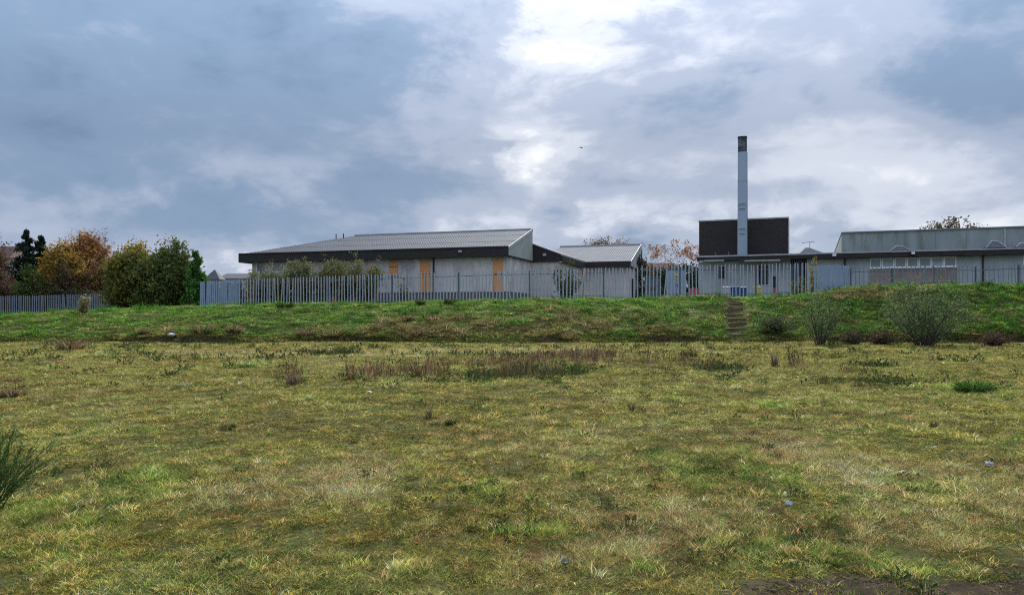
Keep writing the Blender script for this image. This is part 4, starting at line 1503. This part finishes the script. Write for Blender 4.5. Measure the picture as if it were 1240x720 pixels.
def scatter(bands, rg, wide=0.78):
    X = []; Y = []; Sp = []
    for y0, y1, sp in bands:
        area = wide * (y1 * y1 - y0 * y0) + 2 * (y1 - y0)
        n = int(area / sp / sp)
        y = np.sqrt(rg.uniform(y0 * y0, y1 * y1, n))
        x = rg.uniform(-1, 1, n) * (wide * y + 1)
        X.append(x); Y.append(y); Sp.append(np.full(n, sp))
    return np.concatenate(X), np.concatenate(Y), np.concatenate(Sp)


def lerp3(a, b, t):
    return np.asarray(a) * (1 - t[:, None]) + np.asarray(b) * t[:, None]


STEP_X0, STEP_X1 = ground(879, 400).x, ground(908, 400).x
STEP_Y = ground(893, 400).y


def on_steps(x, y, m=.1):
    k = STEP_Y / np.maximum(y, 1)
    return (x * k > STEP_X0 - m) & (x * k < STEP_X1 + m) & (y < 51)



def grass_fields(x, y):
    """how lush, strawy, dark each place is"""
    lush = 1.25 * patches(LUSH, x, y) + .8 * (fbm(x * .45, y * .45, 101, 4) - .5) + .9 * (fbm(x * 3.1, y * 3.1, 105, 4) - .5)
    straw = patches(STRAW, x, y) + .9 * (fbm(x * .33 + 9, y * .33, 111, 4) - .5) + 1.0 * (fbm(x * 3.3, y * 3.3, 115, 4) - .5)
    dark = patches(DARK, x, y) + .9 * (fbm(x * .8 + 3, y * .8, 121, 4) - .5)
    return lush, straw, dark


def build_grass():
    rg = np.random.default_rng(99)
    x, y, sp = scatter([(2.6, 6, .036), (6, 10, .05), (10, 16, .07), (16, 26, .105), (26, 42, .165), (40.5, 57, .20)], rg)
    keep = sstep(.45, .75, soil_mask(x, y)) < rg.random(len(x)) * 1.22
    keep &= ~(on_steps(x, y) & (y > foot(x)) & (rg.random(len(x)) > .34 + .6 * sstep(45.5, 49, y)))
    yf = foot(x)
    keep &= ~((np.abs(y - yf - .02) < .12) & (x > -24) & (rg.random(len(x)) < .75 * sstep(.3, .65, vnoise(x * 0.5, 9.1, 3))))
    x, y, sp, yf = x[keep], y[keep], sp[keep], yf[keep]
    n = len(x)
    bank = sstep(0.2, 1.2, y - yf)
    lush, straw, dark = grass_fields(x, y)
    r = rg.random(n)
    olive = lerp3((.162, .140, .046), (.120, .114, .036), r)
    moss = np.array((.155, .128, .03))
    c = lerp3(olive, moss, sstep(.5, .65, fbm(x * .7, y * .7, 131, 4)) * .6)
    c = c * 1
    ls = sstep(.15, .75, lush); ss = sstep(.1, .7, straw)
    strawc = lerp3((.30, .225, .105), (.24, .165, .075), rg.random(n))
    greenc = lerp3((.060, .105, .018), (.095, .135, .026), rg.random(n))
    c = c * (1 - ss[:, None] * .75) + strawc * ss[:, None] * .75
    c = c * (1 - ls[:, None] * .85) + greenc * ls[:, None] * .85
    bankg = lerp3((.050, .125, .019), (.098, .165, .028), rg.random(n))
    br = patches(BRACKEN, x, y) + 1.7 * (fbm(x * .9, y * 1.2, 141, 4) - .5)
    bs = sstep(.45, .95, br)
    brc = lerp3((.19, .135, .06), (.12, .085, .045), rg.random(n))
    bc = bankg * (1 - bs[:, None] * .8) + brc * bs[:, None] * .8
    c = c * (1 - bank[:, None]) + bc * bank[:, None]
    dk = sstep(.25, .8, dark) * (1 - bank)
    c = c * (1 - .32 * dk[:, None])
    # single blades of straw and of green everywhere
    q = rg.random(n)
    s1 = (q < .16); c[s1] = c[s1] * .45 + strawc[s1] * .55
    s2 = (q > .90); c[s2] = c[s2] * .4 + greenc[s2] * .6
    s3 = (q > .16) & (q < .24); c[s3] = c[s3] * .5 + np.array((.085, .05, .028)) * .5
    hum = .5 + .55 * (fbm(x * 4.1, y * 4.1, 181, 2) - .5) + .9 * (fbm(x * 11, y * 11, 185, 2) - .5)
    pk = (fbm(x * 12, y * 12, 191, 2) - .5)[:, None]
    c = c * (1 + pk * np.array((1.6, .9, 1.2)))
    mid = fbm(x * .9 + 4, y * .9, 201, 4)[:, None] - .5
    c = c * (1 + mid * np.array((.55, .7, .55)) * (1 - bank[:, None])) * np.array((1.02, .985, .95))
    c *= np.where(bank > .5, 2.45, 2.45)[:, None] * (.55 + .9 * sstep(.15, .85, hum))[:, None] * rg.uniform(.55, 1.45, (n, 1))
    c = np.clip(c, .004, .62)
    # kinds: 0-2 matted turf, 3-5 taller dry grass, 6-7 lush
    pid = rg.integers(0, 3, n)
    tall = (rg.random(n) < ss * .55) & (ls < .6)
    pid[tall] = 3 + rg.integers(0, 3, tall.sum())
    lu = rg.random(n) < ls * .7
    pid[lu] = 6 + rg.integers(0, 2, lu.sum())
    k = sp / .045
    hk = np.where(k < 1, 1, k ** .33)
    s = (.85 + .3 * rg.random(n)) * np.maximum(k, .85)
    hgt = hk * (.6 + .8 * rg.random(n)) * (1 - .35 * dk) * (.75 + .5 * fbm(x * 1.1, y * 1.1, 151, 3))
    hgt = hgt * np.where(bank > .5, 1.15, .95) * (.55 + .75 * sstep(.25, .75, hum))
    scl = np.stack([s, s, hgt], 1)
    rot = np.stack([rg.normal(0, .1, n), rg.normal(0, .1, n), rg.uniform(0, 2 * PI, n)], 1)
    P = np.stack([x, y, terrain(x, y) - .006], 1)
    TURF = [(1, 1, 1), (1, 1, 1), (1.75, 1.5, 1.6), (.7, 1.1, .7), (.4, .34, .38), (1.25, 1.2, .8), (.55, .6, .6), (.5, .62, .45), (1.8, 1.65, 1.9)]
    LUSHC = [(1, 1, 1), (1, 1, 1), (.6, .75, .6), (1.5, 1.3, 1.4), (.45, .5, .5), (1.9, 1.5, 2.0)]
    protos = []
    for i in range(3): protos.append(blade_clump('turf_blades_%d' % i, 200 + i, 28, .06, .013, .036, .0048, .8, 1.9, cols=TURF, jit=.35))
    for i in range(3): protos.append(blade_clump('dry_blades_%d' % i, 210 + i, 22, .055, .03, .082, .0033, .75, .9, head=.05, cols=TURF, jit=.35))
    for i in range(2): protos.append(blade_clump('lush_blades_%d' % i, 220 + i, 26, .06, .025, .07, .0058, .7, .8, cols=LUSHC, jit=.35))
    instancer('grass', 'olive, straw and green grass over the field and bank', protos, P, rot, scl, c, pid)


build_grass()


def build_weeds():
    rg = np.random.default_rng(123)
    # dead brown stalks standing in long patches
    ST = ground_patch_params([(430, 461, 34, 5, 1.0), (500, 452, 60, 6, 1.0), (600, 440, 70, 5, 1.0), (690, 435, 60, 5, 1.0), (560, 455, 80, 6, .7),
                              (720, 432, 30, 4, .9), (805, 440, 28, 4, .8), (870, 446, 34, 6, .8), (935, 438, 36, 5, .9), (360, 455, 18, 5, .6), (1110, 438, 26, 4, .5),
                              (660, 455, 60, 5, .45), (1195, 437, 30, 3, .5), (230, 437, 40, 3, .35), (1060, 452, 40, 4, .4)])
    x, y, sp = scatter([(10, 41, .16)], rg)
    dens = patches(ST, x, y) * (.1 + 2.2 * sstep(.3, .75, fbm(x * .7, y * .9, 161, 4)))
    kp = rg.random(len(x)) < np.clip(dens - .3, 0, .8) * .42
    x, y = x[kp], y[kp]
    n = len(x)
    protos = [blade_clump('stalk_%d' % i, 300 + i, 9, .10, .16, .42, .012, .12, .22, head=.8, cols=((1, 1, 1), (1.3, 1.1, .9), (.7, .65, .65))) for i in range(3)]
    c = lerp3((.115, .088, .06), (.23, .18, .105), rg.random(n)) * rg.uniform(.5, 1.4, (n, 1))
    s = rg.uniform(.6, 1.3, n)
    instancer('dead_stalks', 'purple-brown dead weed stalks in patches across the middle of the field', protos, np.stack([x, y, terrain(x, y)], 1),
              np.stack([rg.normal(0, .1, n), rg.normal(0, .1, n), rg.uniform(0, 6.28, n)], 1), np.stack([s, s, s * rg.uniform(.45, 1.15, n)], 1), c, rg.integers(0, 3, n))
    # broad-leaved weeds
    LW = ground_patch_params([(620, 455, 90, 6, 1.0), (560, 462, 60, 4, .8), (660, 448, 60, 5, .7), (870, 448, 40, 6, .9), (1060, 466, 45, 8, 1.0), (1090, 462, 30, 6, .8),
                              (1060, 444, 36, 3, .6), (400, 430, 50, 4, .7), (1110, 580, 60, 16, .5), (940, 545, 25, 12, .8), (90, 575, 60, 14, .6), (1180, 560, 50, 16, .5),
                              (900, 670, 60, 14, .7), (640, 640, 60, 12, .7), (1010, 660, 60, 14, .6), (360, 460, 30, 5, .6), (150, 610, 60, 16, .4), (830, 580, 50, 14, .5),
                              (590, 585, 40, 10, .5), (1165, 690, 60, 12, .6), (700, 470, 80, 8, .3), (950, 690, 60, 10, .6), (520, 690, 60, 12, .4)])
    x, y, sp = scatter([(2.8, 10, .11), (10, 41, .2)], rg)
    kp = rg.random(len(x)) < np.clip(patches(LW, x, y) * (.3 + 1.2 * fbm(x * 1.4, y * 1.4, 171, 3)) - .2, 0, .8) * .8 + .010 + .05 * (fbm(x * .35, y * .5, 177, 3) > .58)
    x, y = x[kp], y[kp]; n = len(x)
    protos = [leafy_clump('weed_%d' % i, 320 + i, 22, .11, .09, .07, stems=i * 2) for i in range(3)]
    c = lerp3((.040, .068, .024), (.075, .10, .035), rg.random(n)) * rg.uniform(.7, 1.3, (n, 1))
    far = sstep(8, 26, y)
    s = rg.uniform(.3, .7, n) * (1 + far * 2.2)
    instancer('weeds', 'low broad-leaved green weeds scattered through the grass', protos, np.stack([x, y, terrain(x, y)], 1),
              np.stack([rg.normal(0, .15, n), rg.normal(0, .15, n), rg.uniform(0, 6.28, n)], 1), np.stack([s, s, s], 1), c, rg.integers(0, 3, n))
    # rank growth on the bank: brown and green tussocky clumps, thick along the foot
    x, y, sp = scatter([(40.6, 57, .42)], rg)
    d = y - foot(x)
    br = patches(BRACKEN, x, y) - .25 + 1.7 * (fbm(x * .9, y * 1.2, 141, 4) - .5)
    pr = .12 + .6 * sstep(.2, .8, br) + .6 * np.exp(-((d - .5) / .6) ** 2) + .5 * np.exp(-((np.abs(x * STEP_Y / np.maximum(y, 1) - (STEP_X0 + STEP_X1) / 2) - 1.1) / .35) ** 2) + .35 * sstep(16, 24, x) + .4 * np.exp(-((d - 9.2) / 1.3) ** 2) * vnoise(x * .6, y * .3, 195)
    kp = (rg.random(len(x)) < pr * .62) & (d > .1) & ~on_steps(x, y, .15)
    x, y, br, d = x[kp], y[kp], br[kp], d[kp]; n = len(x)
    protos = [blade_clump('rank_%d' % i, 340 + i, 46, .15, .16, .44, .017, .7, .6, cols=[(1, 1, 1), (1.6, 1.45, 1.4), (.45, .42, .45), (.8, 1.05, .7)], jit=.35) for i in range(3)] + [leafy_clump('bank_weed_%d' % i, 350 + i, 40, .24, .22, .12, stems=3) for i in range(2)]
    bs = sstep(.1, .6, br + .25 * rg.normal(size=n))
    c = 1.8 * lerp3((.052, .125, .024), (.20, .155, .075), bs) * rg.uniform(.5, 1.4, (n, 1))
    low = np.exp(-((d - .4) / .5) ** 2)
    c[rg.random(n) < .22] *= .6
    c = c * (1 - .25 * low[:, None]) + np.array((.07, .05, .03)) * .25 * low[:, None]
    pid = rg.integers(0, 3, n); wd = rg.random(n) < .42; pid[wd] = 3 + rg.integers(0, 2, wd.sum())
    s = rg.uniform(.7, 1.75, n)
    instancer('bank_growth', 'rank brown and green growth over the bank and along its foot', protos, np.stack([x, y, terrain(x, y) - .02], 1),
              np.stack([rg.normal(0, .15, n), rg.normal(0, .15, n), rg.uniform(0, 6.28, n)], 1), np.stack([s, s, s * rg.uniform(.55, 1.05, n)], 1), c, pid)


build_weeds()


def tuft(name, label, cat, px, py, hw, hpx, cols, seed, n=260, group=None, bend=.8, w=None, lean=.55, leafy=False):
    """one tussock or plant standing in the field, drawn large enough to pick out"""
    p = ground(px, py)
    rad = hw / F * p.y; h = hpx / F * p.y
    w = w or max(.005, p.y / F * .9)
    rg = np.random.default_rng(seed)
    if name == 'weed_plant':
        n = int(n * 1.3); rad *= 1.1; h *= .8; w *= .6
        cols = [tuple(q * 2.0 for q in c_) for c_ in cols] + [(.06, .08, .025)]
    me = blade_clump(name, seed, n, rad * (.62 if name == 'weed_plant' else .8), h * .55, h * 1.35, w, bend, lean, 3, cols, M_TUFT, .45, dome=0 if name == 'weed_plant' else .62)
    o = link(name, me)
    o.location = (p.x, p.y, p.z - .01)
    return tag(o, label, cat, group)


GR = [(.05, .12, .022), (.07, .16, .028), (.035, .085, .018), (.11, .17, .035)]
BR = [(.27, .195, .095), (.36, .27, .14), (.18, .13, .065), (.10, .085, .045)]
OL = [(.05, .06, .02), (.035, .045, .016), (.07, .075, .024)]
TUFTS = [
    ('grass_tuft', 'rounded bright green grass mound alone on the right of the field', 1180, 474, 24, 17, GR, 700),
    ('grass_tuft', 'green grass tuft beyond the mound, below the smaller willow', 1014, 433, 14, 5, GR, 160),
    ('grass_tuft', 'dark green upright tuft in the middle distance below the dark tower', 834, 433, 9, 12, OL, 160),
    ('grass_tuft', 'green tuft in the straw below the first orange board', 299, 445, 13, 6, GR, 160),
    ('grass_tuft', 'small green tuft below the pale blue fence length', 208, 454, 6, 7, OL, 100),
    ('grass_tuft', 'small dark tuft alone in the left middle of the field', 276, 519, 10, 8, OL, 160),
    ('grass_tuft', 'small dark tuft alone near the centre of the field', 547, 514, 8, 9, OL, 160),
    ('grass_tuft', 'flat green tuft below the fence end of the large bush', 130, 433, 18, 5, GR, 160),
    ('tussock', 'rounded brown tussock on dark green base at the left edge of the field', 15, 481, 15, 15, BR, 420),
    ('tussock', 'pale straw tussock just beyond the rounded brown one at the left edge', 18, 462, 14, 8, BR, 200),
    ('tussock', 'rusty-brown tussock at the bank foot below the large bush', 85, 424, 15, 18, BR, 300),
    ('tussock', 'brown tussock on the bank left of the white bag', 178, 403, 12, 8, BR, 200),
    ('tussock', 'larger pale brown tussock on the bank right of the white bag', 247, 402, 16, 13, BR, 300),
    ('tussock', 'brown tussock on the bank between the white bag and the sapling row', 283, 402, 10, 11, BR, 200),
    ('tussock', 'brown tussock low on the bank below the sapling row', 372, 406, 15, 11, BR, 300),
    ('tussock', 'pale brown tussock high on the bank below the second orange board', 492, 388, 10, 9, BR, 220),
    ('tussock', 'small brown tussock high on the bank right of the second board', 523, 388, 7, 7, BR, 160),
    ('tussock', 'brown tussock low on the bank below the two left boards', 507, 405, 12, 9, BR, 220),
    ('tussock', 'dark tussock against the fence foot below the second orange board', 509, 369, 5, 8, OL, 140),
    ('tussock', 'dark tussock against the fence foot between second and third boards', 545, 368, 7, 8, OL, 140),
    ('tussock', 'dark clump at the fence foot below the sapling row', 346, 372, 11, 9, OL, 180),
    ('weed_plant', 'dark dead dock plant standing alone near the right of the field', 1131, 518, 6, 11, [(.06, .04, .03), (.09, .06, .04)], 60),
    ('weed_plant', 'brown dead weed standing alone in the middle of the field', 519, 505, 5, 14, [(.09, .06, .045), (.12, .09, .06)], 50),
    ('weed_plant', 'upright brown weed standing at the right of the middle field', 765, 498, 4, 14, [(.08, .055, .04), (.11, .08, .05)], 50),
    ('weed_plant', 'brown feathery dead weed left of the long stalk patch', 355, 466, 11, 16, [(.10, .07, .055), (.13, .095, .065)], 120),
    ('weed_plant', 'tall brown weed at the right end of the dark stalk patches', 938, 444, 6, 22, [(.085, .06, .045), (.12, .09, .06)], 60),
]
for i, (nm, lab, px, py, hw, hp, cl, n) in enumerate(TUFTS):
    cat = {'grass_tuft': 'grass tuft', 'tussock': 'tussock', 'weed_plant': 'weed'}[nm]
    tuft(nm, lab, cat, px, py, hw, hp, cl, 400 + i, n, {'grass_tuft': 'green tufts in the field', 'tussock': 'dry tussocks', 'weed_plant': 'dead weeds in the field'}[nm],
         bend=.12 if nm == 'weed_plant' else .5, lean=.28 if nm == 'weed_plant' else .55)


def broom():
    p = ground(-14, 622)
    t = thing('broom_bush', 'green wiry broom bush leaning in at the left photo edge', 'bush', p)
    rg = np.random.default_rng(77)
    mb = MB(); V = []; C = []
    for k in range(46):
        a = rg.uniform(-.9, .9) if k % 3 else rg.uniform(0, 6.28)
        L_ = rg.uniform(.4, .86); tilt = rg.uniform(.1, 1.0)
        e = Vector((math.cos(a) * L_ * tilt * .75, math.sin(a) * L_ * tilt * .6, L_ * (1.05 - .5 * tilt)))
        b = Vector((rg.normal(0, .04), rg.normal(0, .04), -.03))
        m = b.lerp(e, .5) + Vector((0, 0, .05)) + Vector(rg.normal(0, .02, 3))
        mb.tube([b, m, e], [.0065, .004, .0018], 4)
        for s in range(9):
            u = rg.uniform(.3, 1)
            q = b.lerp(m, u * 2) if u < .5 else m.lerp(e, u * 2 - 1)
            d = ((e - b).normalized() + Vector(rg.normal(0, .28, 3))) * rg.uniform(.05, .14)
            mb.tube([q, q + d], [.0026, .0012], 3)
            C += [list(q), list(q + d * .6), list(q + d)]
    mg = mat('broom_green', (.075, .12, .03), (.045, .08, .022), 8, .7)
    mb.build('stems', mg, t)
    Vv, Fc, T = leaves(np.array(C), 2, .02, .010, [(.055, .095, .026), (.04, .07, .02)], rg)
    link('foliage', np_mesh('foliage', Vv, Fc, M_LEAF, T), t)


broom()


# ------------------------------------------------------------------ steps up the bank
def steps():
    g0 = ground(893, 409)
    t = thing('bank_steps', 'rough timber-edged earth steps climbing the green bank', 'steps', g0)
    w = (STEP_X1 - STEP_X0)
    n = 10
    y0, y1 = g0.y + .1, g0.y + 8.6
    slope = g0.x / g0.y
    for k in range(n):
        yy = y0 + (y1 - y0) * (k / n) ** 1.0
        x = slope * yy + random.uniform(-.06, .06) - .02 * k
        z = hz(x, yy + .45) + .05
        lx, ly, lz = x - g0.x, yy - g0.y, z - g0.z
        ww = w / 2 * (1 - .03 * k) * random.uniform(.82, 1.04)
        x += random.uniform(-.08, .08)
        lx = x - g0.x
        dz = random.uniform(-.07, .07)
        tr = MB().hull([(lx - ww + .04, ly + .085, lz - .45), (lx + ww - .04, ly + .085, lz - .45), (lx + ww - .04, ly + .95, lz - .45), (lx - ww + .04, ly + .95, lz - .45)],
                       [(lx - ww + .04, ly + .085, lz - .02), (lx + ww - .04, ly + .085, lz - .02), (lx + ww - .04, ly + .95, lz + .02), (lx - ww + .04, ly + .95, lz + .02)]).build('tread', M_EARTH, t)
        MB().hull([(lx - ww, ly, lz - .30), (lx + ww, ly + .02, lz - .30 + dz), (lx + ww, ly + .08, lz - .30 + dz), (lx - ww, ly + .06, lz - .30)],
                  [(lx - ww, ly + .02, lz - .01), (lx + ww, ly + .04, lz + dz - .01), (lx + ww, ly + .08, lz + dz), (lx - ww, ly + .06, lz)]).build('riser_board', M_TIMBER, t)


steps()


# ------------------------------------------------------------------ bins, cabinets and litter
def wheelie_bin(label, px, Y, h, w, mbody, mlid, group):
    x = (px - CX) / F * Y
    t = thing('wheelie_bin', label, 'bin', (x, Y, hz(x, Y)), R(random.uniform(-12, 12)), group)
    d = w * 1.1
    MB().hull([(-w * .4, -d * .4, .08), (w * .4, -d * .4, .08), (w * .4, d * .4, .08), (-w * .4, d * .4, .08)],
              [(-w / 2, -d / 2, h * .9), (w / 2, -d / 2, h * .9), (w / 2, d / 2, h * .9), (-w / 2, d / 2, h * .9)]).build('body', mbody, t)
    MB().hull([(-w * .54, -d * .56, h * .903), (w * .54, -d * .56, h * .903), (w * .54, d * .54, h * .903), (-w * .54, d * .54, h * .903)],
              [(-w * .5, -d * .5, h * .95), (w * .5, -d * .5, h * .95), (w * .5, d * .5, h), (-w * .5, d * .5, h)]).build('lid', mlid, t)
    for s in (-1, 1):
        MB().tube([(s * w * .42, d * .42, .1), (s * w * .5, d * .42, .1)], [.1, .1], 10).build('wheel', M_BLACK, t)
    MB().tube([(-w * .4, d * .6, h * .86), (w * .4, d * .6, h * .86)], [.018, .018], 6).build('handle', mbody, t)


GB = 'bins behind the palisade fence'
wheelie_bin('pale grey-blue wheelie bin left of the dark blue one', 880, 57.4, .98, .55, M_GREYPL, M_GREYPL, GB)
wheelie_bin('dark blue wheelie bin behind the fence', 890, 57.2, .98, .58, M_BLUEPL, M_BLUEPL, GB)
wheelie_bin('second dark blue bin with pale lid beside the yellow one', 899, 57.3, .95, .5, M_BLUEPL, M_GREYPL, GB)
wheelie_bin('yellow bin behind the fence below the chimney', 917, 57.0, .96, .5, M_YELLOWPL, M_YELLOWPL, GB)


def crate(label, px, Y, w, h, m, name='crate'):
    x = (px - CX) / F * Y
    t = thing(name, label, 'crate', (x, Y, hz(x, Y)))
    d = w * .8
    b = MB().box(-w / 2, w / 2, -d / 2, d / 2, .02, .07)
    b.box(-w / 2, w / 2, -d / 2, -d / 2 + .04, .071, h).box(-w / 2, w / 2, d / 2 - .04, d / 2, .071, h)
    b.box(-w / 2, -w / 2 + .04, -d / 2 + .041, d / 2 - .041, .071, h).box(w / 2 - .04, w / 2, -d / 2 + .041, d / 2 - .041, .071, h)
    b.build('body', m, t)
    MB().box(-w / 2 - .03, w / 2 + .03, -d / 2 - .03, -d / 2 - .003, h - .08, h).build('rim', m, t)
    for s in (-.25, .25):
        MB().box(s * w - .03, s * w + .03, -d / 2 - .025, -d / 2 - .003, .08, h - .082).build('rib', m, t)


crate('faded pink-red plastic crate behind the fence left of the plant building', 841, 56.4, .62, .82, M_REDPL)
crate('small red and pale crate behind the fence right of the yellow bin', 938, 56.8, .30, .8, M_REDPL)


def steel_cabinet(label, px0, px1, py_top, Y, m, sign=False, name='storage_cabinet'):
    x0, x1 = (px0 - CX) / F * Y, (px1 - CX) / F * Y
    xc = (x0 + x1) / 2; w = (x1 - x0) / 2
    g = hz(xc, Y)
    h = EYE + (HY - py_top) / F * Y - g
    t = thing(name, label, 'cabinet', (xc, Y, g), R(-8))
    MB().box(-w, w, 0, 1.6, 0.05, h - .1).build('body', m, t)
    MB().box(-w - .06, w + .06, -.06, 1.66, h - .097, h).build('roof', M_GALV_DARK, t)
    for a, b in ((-w + .06, -.015), (.015, w - .06)):
        dr = MB().box(a, b, -.04, -.003, .12, h - .2).build('door', m, t)
        MB().box((b - .12 if a < -.1 else a + .06), (b - .06 if a < -.1 else a + .12), -.075, -.043, h * .42, h * .52).build('handle', M_BLACK, dr)
    if sign:
        s = MB().box(-.19, .19, -.056, -.043, h - .85, h - .42).build('warning_sign', M_YELLOWPL, t)
        MB().poly([(-.09, -.0575, h - .75), (.09, -.0575, h - .75), (0, -.0575, h - .56)]).build('warning_triangle', M_BLACK, s)


steel_cabinet('blue-grey steel cabinet with yellow warning sign behind the fence', 808, 830, 325, 61, M_BLUE_STEEL, True)
steel_cabinet('lower dark blue-grey steel store left of the cabinet with the sign', 782, 800, 334, 62, M_GALV_DARK)


def bag(name, label, px, py, w, h, m, seed, cat='litter'):
    p = ground(px, py)
    rg = np.random.default_rng(seed)
    V = []; Fc = []
    nu, nv = 10, 6
    for j in range(nv + 1):
        th = PI * j / nv
        for i in range(nu):
            ph = 2 * PI * i / nu
            k = 1 + rg.normal(0, .16)
            V.append((math.sin(th) * math.cos(ph) * w * k, math.sin(th) * math.sin(ph) * w * .7 * k, max(-.02, (math.cos(th) * .6 + .4) * h * k)))
    for j in range(nv):
        for i in range(nu):
            a = j * nu + i; b = j * nu + (i + 1) % nu
            Fc.append((a, b, b + nu, a + nu))
    me = bpy.data.meshes.new(name)
    me.from_pydata(V, [], Fc); me.materials.append(m)
    o = link(name, me)
    o.location = p + Vector((0, 0, .02))
    o.rotation_euler = (0, 0, rg.uniform(0, 6))
    tag(o, label, cat)


bag('litter_bag', 'crumpled white bag lying low on the left bank', 208, 408, .22, .16, M_BAG, 1)
bag('litter_wrapper', 'small pale blue wrapper in the foreground grass', 955, 614, .032, .035, M_BAGBLUE, 2)
bag('litter_bag', 'greyish white scrap of polythene in grass near the right edge', 1198, 566, .05, .045, M_CONC, 3)
bag('stone', 'grey flat stone in the foreground grass right of centre', 684, 685, .042, .032, M_STONE, 4, 'stone')
bag('stone', 'small grey stone in the grass at left foreground', 124, 630, .026, .022, M_STONE, 5, 'stone')
bag('litter_wrapper', 'tiny white scrap on the field left of the stalk patch', 448, 476, .05, .025, M_BAG, 6)


def clods():
    rg = np.random.default_rng(31)
    V = []; Fc = []
    x, y, _ = scatter([(2.9, 5.6, .035)], rg)
    kp = (soil_mask(x, y) > .6) & (rg.random(len(x)) < .9)
    x, y = x[kp], y[kp]
    z = terrain(x, y)
    for a, b, c in zip(x, y, z):
        s = rg.uniform(.003, .011) * (2 if rg.random() < .04 else 1)
        i = len(V)
        for d in ((1, 0, 0), (0, 1, 0), (-1, 0, 0), (0, -1, 0), (0, 0, .8), (0, 0, -.6)):
            k = s * rg.uniform(.6, 1.3)
            V.append((a + d[0] * k + rg.normal(0, s * .15), b + d[1] * k, c + d[2] * k + s * .2))
        for f in ((0, 1, 4), (1, 2, 4), (2, 3, 4), (3, 0, 4), (1, 0, 5), (2, 1, 5), (3, 2, 5), (0, 3, 5)):
            Fc.append(tuple(i + q for q in f))
    if V:
        me = np_mesh('soil_clods', np.array(V), np.array(Fc), mat('soil_clod', (.055, .038, .026), (.12, .09, .065), 12, .95))
        tag(link('soil_clods', me), 'loose soil clods and gravel on the bare patch at lower right', None, None, 'stuff')


clods()


def bird():
    p = at(704, 179, 60)
    t = thing('flying_bird', 'tiny dark bird flying against the clouds left of the chimney', 'bird', p, R(70))
    mb = MB()
    mb.tube([(-.22, 0, 0), (-.1, 0, .01), (.04, 0, .01), (.13, 0, .02), (.17, 0, .03), (.2, 0, .025), (.24, 0, .015)], [.012, .035, .05, .04, .035, .03, .004], 7)
    for s in (-1, 1):
        mb.hull([(-.05, s * .03, .015), (.08, s * .03, .015), (.03, s * .22, .085), (-.06, s * .36, .05)][::s],
                [(-.05, s * .03, .025), (.08, s * .03, .025), (.03, s * .22, .092), (-.06, s * .36, .054)][::s])
    mb.hull([(-.34, -.05, 0), (-.2, -.015, 0), (-.2, .015, 0), (-.34, .05, 0)], [(-.34, -.05, .006), (-.2, -.015, .012), (-.2, .015, .012), (-.34, .05, .006)])
    mb.build('body', M_BLACK, t, True)


bird()
